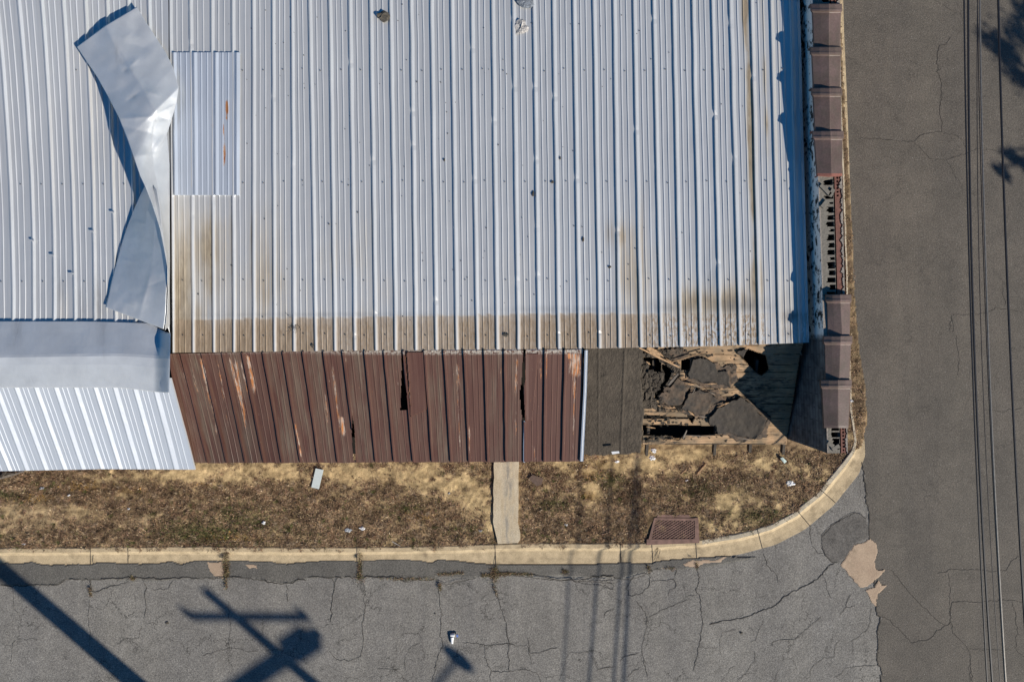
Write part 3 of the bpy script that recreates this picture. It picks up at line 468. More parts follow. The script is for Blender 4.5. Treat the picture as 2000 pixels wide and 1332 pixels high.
for (x0, y0), (x1, y1), w, cnt in tl_:
    t = rng.random(cnt); px = x0+(x1-x0)*t+rng.normal(0, w*.5, cnt); py = y0+(y1-y0)*t+rng.normal(0, w*.5, cnt); zb = np.where(py < 1100, .10, .035); C = P(px, py, zb); th = rng.uniform(0, 6.28, cnt); L_ = rng.uniform(.02, .06, cnt); tl = rng.uniform(.1, 1.2, cnt)
    u = np.stack([np.cos(th)*np.cos(tl), np.sin(th)*np.cos(tl), np.sin(tl)], -1)*L_[:, None]; s_ = np.stack([-np.sin(th), np.cos(th), 0*th], -1)*.004
    VV.append(np.stack([C-s_, C+s_, C+u], 1)); c = np.where(rng.random((cnt, 1)) < .35, GPAL[rng.integers(0, 4, cnt)], PAL[rng.integers(0, 6, cnt)]*.9); CC.append(np.repeat(c, 3, 0))
VV = np.concatenate(VV); a = Acc(); a.add(VV.reshape(-1, 3), np.arange(len(VV)*3).reshape(-1, 3).tolist(), 0, tint=np.concatenate(CC)); tag(a.build('weeds', LITTER), 'thin weeds growing in the kerb joints and road cracks', 'weeds', kind='stuff')
# ------------------------------------------------------------------ BUILDING
B = empty('building', (-2.5, 3, 0), 'low block building with ribbed metal roof, torn at its lower right corner', 'building')
# --- attic floor, run out under the eaves to keep gaps dark; hidden walls
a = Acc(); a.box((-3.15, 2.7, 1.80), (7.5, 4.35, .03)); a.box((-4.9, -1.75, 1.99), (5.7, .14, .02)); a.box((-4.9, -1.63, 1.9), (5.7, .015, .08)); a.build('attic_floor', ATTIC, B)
a = Acc(); a.box((-3.15, -1.42, .88), (7.45, .1, .88)); a.box((-3.15, 6.95, 1.58), (7.45, .1, 1.58)); a.box((-10.55, 2.75, 1.58), (.1, 4.1, 1.58)); a.build('wall', BRICK, B)
# --- main roof
RT = [329, 368, 410, 450.5, 491, 530, 567.5, 601, 640.5, 679.5, 720, 759, 799, 838.5, 878.5, 918, 958.5, 998.5, 1039, 1077.5, 1117.5, 1156.5, 1195.5, 1235, 1273, 1311.5, 1350, 1388, 1423, 1464.6, 1503, 1541, 1562]
RB = [335, 374, 414.4, 453.5, 492.5, 533, 570.6, 613.5, 651, 690, 731, 769.7, 809, 849, 888.9, 929, 967.9, 1009, 1049.5, 1088, 1128.5, 1168, 1206.6, 1248.6, 1289, 1326.7, 1365.8, 1404.8, 1442.3, 1481, 1520, 1559, 1580]
PRO = [(0, 0), (.016, .025), (.028, .025), (.068, 0), (.112, 0), (.117, .008), (.121, .008), (.137, 0), (.196, 0), (.201, .008), (.205, .008), (.221, 0), (.27, 0)]
PPM = F/(CH-3.2)
def ybot(x): return np.interp(x, [333, 700, 1140, 1400, 1580], [689, 685, 681, 676, 669])
def roofgrid(tops, bots, vs, y0, yb, zf, prof=PRO, wob=.8, seed=0, mid=None, ppm=PPM, up=0.):
    cols = []; H = []; off = []
    for i in range(len(tops)-1):
        w = (bots[i+1]-bots[i])/ppm
        for d, h in prof:
            if d < w-.012 or i < len(tops)-2: cols.append((i, min(d/.3048, .985) if w > .2 else d/w)); H.append(h)
    cols.append((len(tops)-2, 1.)); H.append(0); cols = np.array(cols); H = np.array(H)
    i = cols[:, 0].astype(int); f = cols[:, 1]; t = np.array(tops, float); b = np.array(bots, float)
    XT = t[i]*(1-f)+t[i+1]*f; XB = b[i]*(1-f)+b[i+1]*f; v = np.asarray(vs)[:, None]
    X = XT[None]*(1-v)+XB[None]*v
    if mid is not None:
        m_ = np.array(mid, float); XM = m_[i]*(1-f)+m_[i+1]*f; vc = np.maximum(v, -.1); X = XT*(1-vc)*(1-2*vc)+XM*4*vc*(1-vc)+XB*vc*(2*vc-1)
    Y = y0(X) * (1-v)+yb(X)*v if callable(y0) else y0*(1-v)+yb(X)*v
    X = X+wob*(fbm(v*6+i[None]*5.3, i[None]*3.1+0*v, 3, seed)-.5)*2
    Z = zf(X, Y)+H[None]+.006*(fbm(X/30., Y/50., 3, seed+3)-.5)
    return X, Y, Z, H, i, f
vs = np.unique(np.r_[np.linspace(-.4, .9, 95), np.linspace(.895, .93, 8), np.linspace(.93, 1, 12)])
X, Y, Z, H, ii, ff = roofgrid(RT, RB, vs, 0., ybot, lambda x, y: 3.2+0*x, seed=2)
X[:, 0] += 0
top = (H > .018)[None]
for k_ in range(46):
    dx_, dy_ = RT[rng.integers(1, 31)]+3, rng.uniform(0, 660); dx_ += 15*dy_/680.; Z = Z-.013*top*np.exp(-((X-dx_)/5)**2-((Y-dy_)/rng.uniform(2, 7))**2)
dirt = .40*sstep(180, 560, Y)*sstep(900, 350, X)+.26*sstep(250, 640, Y)+.95*np.exp(-((X-(1455+.045*Y))/9)**2)*sstep(760, 300, Y)*(.3+1.2*fbm(Y/60., X/12., 3, 4))+.8*np.exp(-((X-(1487+.04*Y))/7)**2)*sstep(560, 200, Y)*(.3+1.2*fbm(Y/50., X/12., 3, 14))+.14
lanei = np.random.default_rng(5).random(40)[ii][None]; dirt = dirt*(.8+.4*lanei)*(.45+1.1*fbm(X/60., Y/110., 3, 41))+.30*sstep(.35, .0, ff)[None]*(np.random.default_rng(31).random(40)[ii][None] > .45)*fbm(X/8., Y/70., 3, 61)*1.6+.5*blob(X, Y, [(1400, 590, 90, 30, 1), (1250, 540, 40, 90, .7), (1480, 560, 25, 90, .8)]); dirt = np.where(top, dirt*.25, dirt)
yb_ = ybot(X); bandedge = yb_-np.interp(X, [333, 1140, 1580], [64, 69, 59])+3*(fbm(X/9., 1+0*X, 3)-.5)*2
band = sstep(-1.5, 1.5, Y-bandedge)*np.where(top, .12, 1.)*np.where(X > 1490, .35, 1)*(.85+.3*np.random.default_rng(8).random(40)[ii][None]).clip(0, 1)*(.8+.2*sstep(0, 22, Y-bandedge+30*(fbm(X/5., 0*Y, 2, 8)-.35)))
wear = np.clip(sstep(1230, 1340, X)+.1, 0, 1)
soot = blob(X, Y, [(1440, 596, 60, 14, .8), (1385, 560, 14, 90, .35), (1300, 600, 60, 10, .4), (1130, 605, 200, 6, .3), (700, 615, 400, 4, .3), (1545, 618, 20, 12, .9), (1540, 650, 12, 12, .5)])*np.where(top, .3, 1)
ochre = blob(X, Y, [(1215, 462, 26, 26, .75), (1190, 455, 8, 26, .6), (1228, 500, 9, 60, .7), (1255, 460, 6, 90, .6), (1215, 560, 6, 80, .5), (1310, 500, 4, 70, .3), (520, 560, 20, 60, .3)])*np.where(top, .5, 1)
rust = np.zeros_like(X)
a = Acc(); a.grid(P(X, Y, Z), 0, flip=False, dirt=dirt, band=band, wear=wear, soot=soot, ochre=ochre, rust=rust)
ed = P(X[-1], Y[-1], Z[-1]); ed2 = ed-np.array([0, 0, .012]); a.grid(np.stack([ed, ed2], 0), 0, dirt=np.zeros((2, len(ed))))
er = P(X[:, -1], Y[:, -1], Z[:, -1]); er2 = er-np.array([0, 0, .05]); a.grid(np.stack([er, er2], 0), 0, flip=True, dirt=np.zeros((2, len(er))))
for yy in (137, 355, 548, 655):
    for k in range(0, 31):
        v = yy/680.; x = RT[k]*(1-v)+RB[k]*v+22.5+rng.normal(0, .6); a.box(p3(x, yy+rng.normal(0, 1.5), 3.209), (.006, .006, .005), 1)
for k in range(150):
    x = rng.uniform(345, 1500); y = rng.uniform(5, 640); r = rng.uniform(.003, .008); a.box(p3(x, y, 3.206), (r, r*rng.uniform(.6, 1.6), .003), 1, rng.uniform(0, 3))
a.build('roof_sheet', [ROOF, DULL], B)
# --- left roof
LT = [-95, -55, -12, 31.5, 76.5, 118.5, 162, 204.6, 246, 287, 329]; LM = [-66, -27, 15, 57, 97.5, 136.6, 177, 216, 256, 295, 331]; LB = [-60, -20, 21, 61.5, 102, 142.6, 181.7, 222, 262, 300, 332]
NX_ = 8; LT = [LT[0]-42*k for k in range(NX_, 0, -1)]+LT; LM = [LM[0]-41*k for k in range(NX_, 0, -1)]+LM; LB = [LB[0]-40.3*k for k in range(NX_, 0, -1)]+LB
LM = [(t_+b_)/2*.0+m_*1. for t_, m_, b_ in zip(LT, LM, LB)]
zl = lambda x, y: 3.225+.22*sstep(420, -150, y)*sstep(335, 60, x)
LM2 = [t_+(m_-t_)*.93 for t_, m_ in zip(LT, LM)]
X, Y, Z, H, ii, ff = roofgrid(LT, LB, np.linspace(-.4, 1, 74), 0., lambda x: 634+0*x, zl, seed=4, mid=LM2, prof=[(d*1., h*1.15) for d, h in PRO])
a = Acc(); tp = (H > .018)[None]; a.grid(P(X, Y, Z), 0, dirt=np.where(tp, .03, .12+.2*sstep(450, 640, Y)+.2*blob(X, Y, [(190, 590, 30, 60), (120, 600, 20, 60)])), band=0*X, wear=0*X, soot=.7*blob(X, Y, [(192, 590, 12, 50, .5), (120, 560, 10, 40, .4), (160, 600, 8, 50, .4)]), ochre=0*X, rust=0*X)
for yy in (137, 360, 550):
    for k in range(1, 18): a.box(p3(LT[k]+(LB[k]-LT[k])*min(1, yy/400.)+22, yy, 3.236+float(zl(150, yy)-3.225)), (.006, .006, .005), 1)
for (x, y) in ((63, 470), (102, 499), (180, 452), (220, 415), (139, 535)): a.box(p3(x, y, float(zl(x, y))+.038), (.026, .010, .006), 0)
a.build('roof_sheet', [ROOFL, DULL], B)
# --- wide flashing between left roof and its lower slope
U = np.r_[np.linspace(-400, 300, 80), np.linspace(303, 333, 16)]
rows = [(634, 3.20, 0), (628, 3.27, 0), (650, 3.295, 0), (675, 3.325, 0), (694, 3.345, 0), (699, 3.345, 0), (712, 3.295, 1), (730, 3.22, 1), (745, 3.15, 1), (756, 3.10, 1), (757, 3.08, 1)]
Xg = np.zeros((len(rows), len(U))); Yg = Xg.copy(); Zg = Xg.copy()
for r_, (y, z, k) in enumerate(rows):
    v = (y-628)/128.; curl = sstep(298 if v > .5 else 308, 333, U)
    Xg[r_] = U-np.where(U > 320, (U-320)/13*3*max(0, v)**2, 0); Yg[r_] = y+np.where(y < 635, 4*sstep(150, 333, U)+18*sstep(285, 333, U), 0)+np.where(y > 640, (10*sstep(220, 333, U))*v, 0)+np.where((y > 690) & (y < 703), -4*sstep(-100, 300, U), 0)
    Zg[r_] = z+.30*curl**1.5*(.4+.6*min(1, max(0, v)))+.012*(fbm(U/40., r_*.6+0*U, 3, 8)-.5)
a = Acc(); a.grid(P(Xg, Yg, Zg), 0, flip=True, dirt=.12+0*Xg, band=0*Xg, wear=0*Xg, soot=.55*blob(Xg, Yg, [(35, 640, 12, 30, .7), (22, 665, 8, 20, .5), (200, 650, 10, 50, .5), (60, 745, 15, 5, .3)]), ochre=0*Xg, rust=0*Xg)
a.build('ridge_flashing', SHEET, B, smooth=False)
# --- white lower slope, left
WB = [20-36*3.6, 20-72, 20-36, 12, 46, 83, 120, 156, 192, 229, 264, 301, 337, 372, 381]; WB = [-115-4, -79-4, -43-4, -24+6, 12, 46.5, 84, 120.5, 156, 193, 229.5, 264, 301, 337, 379]
WB = [15-36.2*4, 15-36.2*3, 15-36.2*2, 15-36.2, 15, 48.5, 86, 122.5, 158, 195, 231, 266, 303, 339, 381]
WT = [25-39.2*4, 25-39.2*3, 25-39.2*2, 25-39.2, 25-0, 64, 103, 142, 181, 219, 258, 298, 327]; 
WB = WB[-13:]; WT2 = [x-6 for x in WT]; WT2[-1] = 333; WB = [WB[0]-36.2*k for k in range(8, 0, -1)]+WB; WT2 = [WT2[0]-39.2*k for k in range(8, 0, -1)]+WT2
zw = lambda x, y: 3.015-(np.asarray(y)-745)*(3.015-2.17)/(917-745)
WPRO = [(0, 0), (.010, .032), (.022, .032), (.086, 0), (.128, 0), (.133, .007), (.136, .007), (.150, 0), (.200, 0), (.205, .007), (.208, .007), (.222, 0), (.27, 0)]
X, Y, Z, H, ii, ff = roofgrid(WT2, WB, np.linspace(0, 1, 24), 738., lambda x: np.interp(x, [0, 200, 379], [920, 916, 917]), zw, seed=6, prof=WPRO, wob=.4, ppm=F/(CH-2.2))
a = Acc(); a.grid(P(X, Y, Z), 0, dirt=.05+0*X, band=0*X, wear=0*X, soot=0*X, ochre=0*X, rust=0*X)
ed = P(X[-1], Y[-1], Z[-1]); a.grid(np.stack([ed, ed-np.array([0, 0, .012])], 0), 0, dirt=np.zeros((2, len(ed))))
er = P(X[:, -1], Y[:, -1], Z[:, -1]); a.grid(np.stack([er, er-np.array([0, 0, .04])], 0), 0, flip=True, dirt=np.zeros((2, len(er))))
a.build('lower_roof_sheet', WHITE, B)
# --- brown lower slope
NT = [327, 351, 391.6, 432, 471, 511.5, 550.5, 589.6, 630, 667.5, 711, 748.6, 786, 826.6, 865.7, 904.8, 945, 984, 1023, 1063.7, 1102.8, 1139]
NB = [368, 404, 441, 477.5, 513.5, 549.5, 585.6, 621, 658.5, 695, 732, 768, 805.7, 843, 879, 915, 951, 987, 1023, 1061, 1096.6, 1134]
zb = lambda x, y: 3.165-(np.asarray(y)-690)*(3.165-2.10-.32*sstep(380, 560, x))/(901-690)
BPRO = [(0, 0), (.004, .044), (.026, .044), (.044, 0), (.115, 0), (.121, .006), (.131, .006), (.137, 0), (.20, 0), (.206, .006), (.216, .006), (.222, 0), (.27, 0)]
X, Y, Z, H, ii, ff = roofgrid(NT, NB, np.linspace(0, 1, 46), lambda x: np.interp(x, [333, 600, 1140], [691, 686, 683.]), lambda x: np.interp(x, [370, 420, 700, 1134], [902, 904, 903, 901.])+2.5*(fbm(x/14., 2+0*x, 2)-.5), zb, seed=9, prof=BPRO, wob=.9, ppm=F/(CH-2.8))
fl = np.array([.5, .9, .5, .8, .4, .9, .7, .85, .55, .95, .5, .6, .35, .8, .55, .2, .6, .5, .08, .1, .15, .1])[ii]
fade = (fl[None]*(.75+.5*(fbm(X/9., Y/200., 2, 5)-.3)))*np.where(H[None] > .02, .25, 1.)*(.55+.45*sstep(.0, .25, np.abs(ff-.1))[None])
RS = [(393, 700, 402, 745, 3.5, .7), (397, 715, 410, 790, 2.6, .45), (410, 770, 424, 850, 2, .35), (356, 715, 366, 760, 2, .3), (371, 700, 386, 770, 2, .35), (448, 700, 474, 800, 3.4, .55), (460, 705, 480, 830, 3.4, .6), (470, 705, 484, 770, 2, .45), (484, 695, 497, 765, 3.6, .75), (425, 705, 440, 790, 2.4, .35), (432, 770, 448, 835, 1.6, .3), (635, 770, 640, 830, 2, .45), (650, 720, 664, 840, 2, .55), (668, 815, 671, 850, 3.5, .85), (676, 700, 678, 710, 1.5, .5), (792, 690, 800, 780, 1.5, .45), (893, 710, 895, 760, 3, .45), (893, 750, 900, 900, 1.6, .4), (1010, 700, 1007, 770, 2.5, .55), (1008, 790, 1008, 860, 1.6, .4), (1057, 700, 1056, 740, 2, .4), (1122, 690, 1125, 735, 12, .62), (1113, 690, 1114, 700, 5, .9), (1122, 735, 1122, 775, 4, .45), (1122, 760, 1118, 900, 1.2, .5), (1068, 690, 1067, 740, 1., .45), (1043, 870, 1044, 900, 2, .4), (577, 830, 590, 900, 1.6, .6), (916, 830, 917, 880, 1.8, .4), (775, 720, 777, 750, 1.5, .35), (979, 700, 978, 740, 1.4, .35)]
def streak(px, py):
    r = np.zeros(np.shape(px))
    for x0, y0, x1, y1, w, s in RS:
        t = (py-y0)/(y1-y0); c = x0+(x1-x0)*t; r = np.maximum(r, s*np.exp(-((px-c)/w)**2)*sstep(-.12, .08, t)*sstep(1.25, .8, t))
    return r
# refine columns so narrow streaks resolve
def refine(A, k): 
    n_ = A.shape[1]; xi = np.arange(n_); t = np.linspace(0, n_-1, (n_-1)*k+1); return np.stack([np.interp(t, xi, r_) for r_ in A])
Hr = np.interp(np.linspace(0, len(H)-1, (len(H)-1)*3+1), np.arange(len(H)), H); X, Y, Z, fade = [refine(A, 3) for A in (X, Y, Z, fade)]
edge = sstep(3.5, 1, Y-688+0*X)*(.3+.6*sstep(560, 700, X))
cx = (X[:-1, :-1]+X[1:, 1:])/2; cy = (Y[:-1, :-1]+Y[1:, 1:])/2
gap = [(784, 680), (787, 700), (789, 740), (795, 770), (796, 800), (782, 800), (783, 770), (784, 720)]; gap2 = [(1022, 684), (1027, 684), (1026, 740), (1023, 760), (1026, 822), (1021, 822), (1016, 790), (1015, 765), (1019, 740), (1021, 700)]
gap3 = [(688, 810), (692, 830), (695, 900), (690, 900), (687, 850)]
mk = ~(inpoly(cx, cy, gap) | inpoly(cx, cy, gap2) | inpoly(cx, cy, gap3))
a = Acc(); a.grid(P(X, Y, Z), 0, mask=mk, fade=fade, rust=streak(X, Y), edge=edge)
ed = P(X[-1], Y[-1], Z[-1]); a.grid(np.stack([ed, ed-np.array([0, 0, .02])], 0), 0, fade=np.zeros((2, len(ed))))
# lapped loose strip, curled seam
hf(a, [(793, 690), (796, 687), (830, 687), (834, 800), (801, 815), (797, 740)], lambda x, y: zb(x, y)+.022+.036*((x-793-(y-690)*.055) < 4), 1.2, 0, thick=.014, attrs={'fade': lambda x, y: .12+0*x, 'rust': streak})
hf(a, [(1024, 690), (1026, 740), (1022, 762), (1027, 822), (1040, 822), (1052, 690)], lambda x, y: zb(x, y)+.012+.008*sstep(1034, 1024, x), 1.2, 0, thick=.01, attrs={'fade': lambda x, y: .1+0*x, 'rust': streak})
a.build('brown_roof_sheet', BROWN, B)
a = Acc()
def strip(acc, pts, w, z0, h, mi=0):
    q = resamp(pts, 14); G_ = []
    for dx, dz in ((-w/2, 0), (-w/2, h), (-w*.1, h*1.2), (w*.1, h*.6), (w/2, h*.8), (w/2, 0)): G_.append(P(q[:, 0]+dx, q[:, 1], z0(q[:, 0], q[:, 1])+dz))
    acc.grid(np.stack(G_, 1), mi, flip=True, dirt=np.full((14, 6), .1))
strip(a, [(1145, 684), (1143, 760), (1139, 840), (1136, 901)], 6.5, zb, .05); a.build('edge_trim', WHITE, B)
a = Acc(); strip(a, [(1025, 822), (1024, 870), (1024, 903)], 4, zb, .035); a.build('edge_trim', WHITE, B)
# pale bent top caps where the brown slope tucks under
for k in range(9, 21):
    a = Acc(); x = NT[k]; hf(a, [(x+5, 681.5), (x+34, 680.5), (x+34, 684.5), (x+5, 685.5)], lambda X_, Y_: 3.178+0*X_, 1.2, 0, thick=.008, ragged=.8, seed=k); a.build('closure_strip', WHITE, B)
# --- felt, tar, deck on the torn corner
zf_ = lambda x, y: 3.10-(np.asarray(y)-680)*(3.10-2.22)/(888-680)
zd = lambda x, y: 3.0-(np.asarray(y)-680)*(3.0-1.98)/(866-680)
a = Acc(); hf(a, [(1141, 676), (1256, 672), (1253, 740), (1258, 800), (1254, 860), (1250, 884), (1214, 888), (1206, 885), (1180, 890), (1139, 889), (1141, 780)], lambda x, y: zf_(x, y)+.014*(fbm(x/14., y/22., 4, 21)-.5)+.012*np.exp(-((x-1169)/2.)**2)+.016*np.exp(-((x-1220+(y-690)*.04)/2.)**2)+.02*blob(x, y, [(1182, 735, 7, 4)])+.02*(fbm(x/4., y/4., 3, 2)-.5)*sstep(1205, 1250, x), 1.4, 0, thick=.05, ragged=2, seed=41)
a.build('roofing_felt', FELT, B, smooth=True)
hl = lambda pts: [(1240+x/6.66, 680+y/6.66) for x, y in pts]
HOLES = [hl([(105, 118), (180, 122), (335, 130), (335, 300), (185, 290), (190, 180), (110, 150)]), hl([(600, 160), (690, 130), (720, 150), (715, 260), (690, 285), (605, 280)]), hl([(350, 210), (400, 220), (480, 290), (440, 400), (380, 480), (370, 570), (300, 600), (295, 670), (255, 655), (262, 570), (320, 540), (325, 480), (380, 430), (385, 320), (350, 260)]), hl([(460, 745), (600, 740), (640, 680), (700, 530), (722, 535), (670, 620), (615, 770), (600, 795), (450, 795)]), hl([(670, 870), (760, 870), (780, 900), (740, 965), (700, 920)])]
GAPS = [hl([(110, 870), (270, 868), (500, 893), (720, 895), (720, 912), (100, 905)]), hl([(100, 990), (720, 1000), (1040, 1015), (1075, 1110), (900, 1130), (640, 1120), (560, 1200), (470, 1140), (250, 1130), (110, 1130)])]
DIA = [(1440, 688), (1462, 682), (1495, 694), (1501, 721), (1487, 733), (1474, 724), (1450, 700)]
PL = [674, 692, 711, 727, 742, 757, 774, 788, 803, 817, 832, 849, 867]
def deckz(x, y):
    y = np.asarray(y); k = np.clip(np.searchsorted(PL, y)-1, 0, 11); pk = np.array([.0, .004, -.003, .006, 0, .008, -.004, .004, 0, .01, -.005, .004])[k]
    yw = y+1.2*(fbm(x/40., 0*y+3, 2, 7)-.5); g_ = np.min(np.abs(yw[..., None]-np.array(PL)), -1); return zd(x, y)+pk*.7-.016*(g_ < .6)*(fbm(x/16., y*0+y//15, 3, 4) > .42)+.004*(fbm(x/20., y/6., 3, 3)-.5)
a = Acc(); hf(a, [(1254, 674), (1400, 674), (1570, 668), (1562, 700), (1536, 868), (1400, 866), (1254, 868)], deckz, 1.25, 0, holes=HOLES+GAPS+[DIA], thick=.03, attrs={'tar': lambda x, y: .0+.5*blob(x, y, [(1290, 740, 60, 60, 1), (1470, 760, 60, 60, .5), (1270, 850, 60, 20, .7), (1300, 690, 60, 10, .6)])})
a.build('deck_boards', BOARD, B)
a = Acc(); hf(a, hl([(60, 100), (105, 115), (110, 150), (190, 180), (185, 295), (335, 302), (385, 320), (388, 430), (325, 480), (318, 540), (262, 570), (255, 655), (290, 700), (300, 760), (420, 800), (300, 830), (240, 790), (130, 790), (60, 720)]), lambda x, y: zd(x, y)+.04+.085*(fbm(x/5., y/9., 4, 22)-.5), 1., 0, thick=.05, ragged=1.5, seed=42)
hf(a, hl([(60, 60), (300, 50), (420, 10), (640, 0), (620, 100), (520, 150), (400, 160), (330, 130), (100, 115)]), lambda x, y: zd(x, y)+.035+.07*(fbm(x/5., y/6., 4, 23)-.5), 1., 0, thick=.05, ragged=2, seed=43)
hf(a, hl([(350, 160), (560, 160), (600, 250), (590, 380), (560, 370), (470, 280), (400, 215)]), lambda x, y: zd(x, y)+.03+.09*(fbm(x/4., y/5., 4, 24)-.5), 1., 0, thick=.05, ragged=2, seed=44)
DB_ = Acc()
for k in range(330):
    x = rng.uniform(1258, 1440) if k < 230 else rng.uniform(1258, 1330); y = rng.uniform(684, 862)
    if any(inpoly(np.array([x]), np.array([y]), h_)[0] for h_ in HOLES+GAPS): continue
    r = abs(rng.normal(0, .016))+.006; DB_.box(p3(x, y, float(zd(x, y))+.012+(.05 if x < 1310 else .0)), (r, r*rng.uniform(.3, .9), .006), 0, rng.uniform(0, 3))
a.build('crumbled_tar', FELT, B); DB_ = DB_.build('tar_debris', FELT, B); DB_['kind'] = 'stuff'
SPL = [(1306, 707, 1330, 716), (1300, 700, 1318, 712), (1338, 748, 1358, 752), (1353, 752, 1372, 757), (1376, 750, 1400, 749), (1344, 802, 1356, 812), (1362, 811, 1380, 815), (1400, 795, 1416, 789), (1409, 790, 1424, 786), (1352, 770, 1358, 757), (1262, 706, 1270, 712), (1296, 795, 1320, 797), (1340, 850, 1388, 852), (1310, 797, 1318, 794), (1280, 683, 1296, 697), (1386, 765, 1396, 771), (1330, 742, 1344, 738), (1300, 858, 1320, 861), (1440, 855, 1470, 859), (1262, 833, 1280, 836)]
for k, (x0, y0, x1, y1) in enumerate(SPL):
    s_ = Acc(); A_ = np.array(p3(x0, y0, float(zd(x0, y0))+.085)); B_ = np.array(p3(x1, y1, float(zd(x1, y1))+.075)); s_.tube([A_, (A_+B_)/2+[0, 0, .008], B_], [.003, .009+.004*(k % 3), .004], 5); s_.build('splinter', RAWWOOD if k % 3 else GREYWOOD, B)
FS0 = [([(1336, 702), (1372, 696), (1412, 716), (1436, 712), (1440, 745), (1420, 757), (1380, 756), (1340, 748)], .02, .75, 4), ([(1284, 775), (1300, 752), (1340, 742), (1352, 762), (1342, 800), (1300, 800)], .02, .8, 4), ([(1330, 802), (1348, 760), (1400, 758), (1418, 786), (1384, 818), (1340, 812)], .025, .85, 4.5), ([(1376, 812), (1394, 792), (1440, 772), (1466, 778), (1506, 818), (1496, 856), (1440, 862), (1390, 840)], .025, .5, 4), ([(1262, 684), (1330, 680), (1350, 694), (1310, 706), (1270, 700)], .03, .6, 4)]
for i, (pl, lift, wn, rg) in enumerate(FS0):
    a = Acc(); hf(a, pl, lambda x, y, l=lift: zd(x, y)+l+.03*(fbm(x/8., y/8., 3, 90+i)-.5), 1., 0, holes=HOLES+GAPS, thick=.015, ragged=rg*1.6, seed=170+i, attrs={'worn': lambda x, y, w=wn: np.clip(w*(fbm(x/7., y/4., 3, 19)*2.2-.5), 0, 1)}); a.build('felt_underlayer', SCRAP, B, smooth=True)
FS = [('F1', hl([(845, 122), (930, 145), (1000, 175), (1050, 230), (1080, 310), (1125, 300), (1220, 280), (1235, 420), (1250, 520), (1080, 470), (1000, 450), (930, 470), (830, 430), (760, 400), (700, 410), (690, 330), (720, 280), (760, 150)]), .05, 0.), ('F2', hl([(570, 375), (620, 420), (690, 510), (650, 600), (600, 740), (430, 735), (300, 680), (310, 620), (380, 570), (370, 510), (450, 500)]), .045, .55), ('F3', hl([(700, 560), (760, 570), (820, 545), (900, 575), (980, 570), (1040, 630), (1090, 680), (1000, 720), (960, 800), (900, 880), (780, 870), (700, 830), (610, 790), (640, 700)]), .055, .35), ('F4', [(1453, 776), (1468, 792), (1496, 820), (1489, 844), (1474, 857), (1456, 854), (1429, 847), (1402, 848), (1396, 832), (1386, 829), (1384, 817), (1399, 799), (1414, 790), (1432, 781)], .06, .05), ('F5', [(1438, 688), (1462, 681), (1452, 700)], .05, 0.)]
for i, (n_, pl, lift, wn) in enumerate(FS):
    a = Acc(); cxm = np.mean([p[0] for p in pl]); cym = np.mean([p[1] for p in pl])
    hf(a, pl, lambda x, y, l=lift: zd(x, y)+l+.03*(fbm(x/11., y/11., 4, 60+i)-.5)+.014*(((x-cxm)**2+(y-cym)**2)/900.), 1., 0, thick=.022, ragged=4.2, seed=70+i, attrs={'worn': lambda x, y, w=wn: np.clip(w*(fbm(x/10., y/6., 3, 9)*2.2-.6), 0, 1)})
    o = a.build('felt_scrap', SCRAP, B, smooth=True)
# rafters (tails stick out below the deck)
for (x, y1_, y2_) in ((1262, 862, 886), (1394, 860, 885), (1463, 860, 880), (1528, 858, 884)):
    a = Acc(); A_ = np.array(p3(x+14, 700, 2.68)); E_ = np.array(p3(x, y2_, 1.77)); d = E_-A_; L_ = np.linalg.norm(d); d /= L_; sd_ = np.array([1., 0, 0]); sd_ -= d*sd_.dot(d); sd_ /= np.linalg.norm(sd_); u_ = np.cross(sd_, d)
    a.box((A_+E_)/2, (L_/2, .022, .055), 0, R=np.stack([d, sd_, u_], 1)); a.build('rafter', DARKWOOD, B)
a = Acc(); a.box(p3(1393, 866, 1.93)[:2]+(1.915,), (1.17, .012, .04)); a.build('fascia_board', DARKWOOD, B)
a = Acc(); hf(a, hl([(150, 1190), (250, 1140), (400, 1130), (500, 1170), (540, 1215), (540, 1240), (140, 1235)]), lambda x, y: zd(x, y)+.02+.02*fbm(x/6., y/3., 3, 5), 1., 0, thick=.03, ragged=1.5, seed=81, attrs={'tar': lambda x, y: .3+0*x}); a.build('broken_board', BOARD, B)
# --- parapet wall on the right
WI = [(1580, -280), (1583, -160), (1586, -20), (1591, 100), (1598, 345), (1606, 575), (1616, 885)]; WO = [(1634, -280), (1637, -160), (1640, -20), (1642, 100), (1645, 345), (1650, 575), (1656, 885)]
WZ = 3.45; a = Acc()
yy = np.linspace(-280, 885, 80); xi = ipl(WI, yy); xo = ipl(WO, yy); gi = P(xi, yy, WZ); go = P(xo, yy, WZ)
def vert(g, z): g = g.copy(); g[:, 2] = z; return g
zs = [WZ, 3.3, 3.1, 2.8, 2.4, 1.8, 0]
a.grid(np.stack([vert(gi, z) for z in zs], 1), 0, flip=False); a.grid(np.stack([vert(go, z) for z in zs], 1), 1, flip=True)
a.grid(np.stack([np.stack([gi[-1]*0+[*gi[-1][:2], z] for z in zs]), np.stack([[*go[-1][:2], z] for z in zs])], 0), 1)
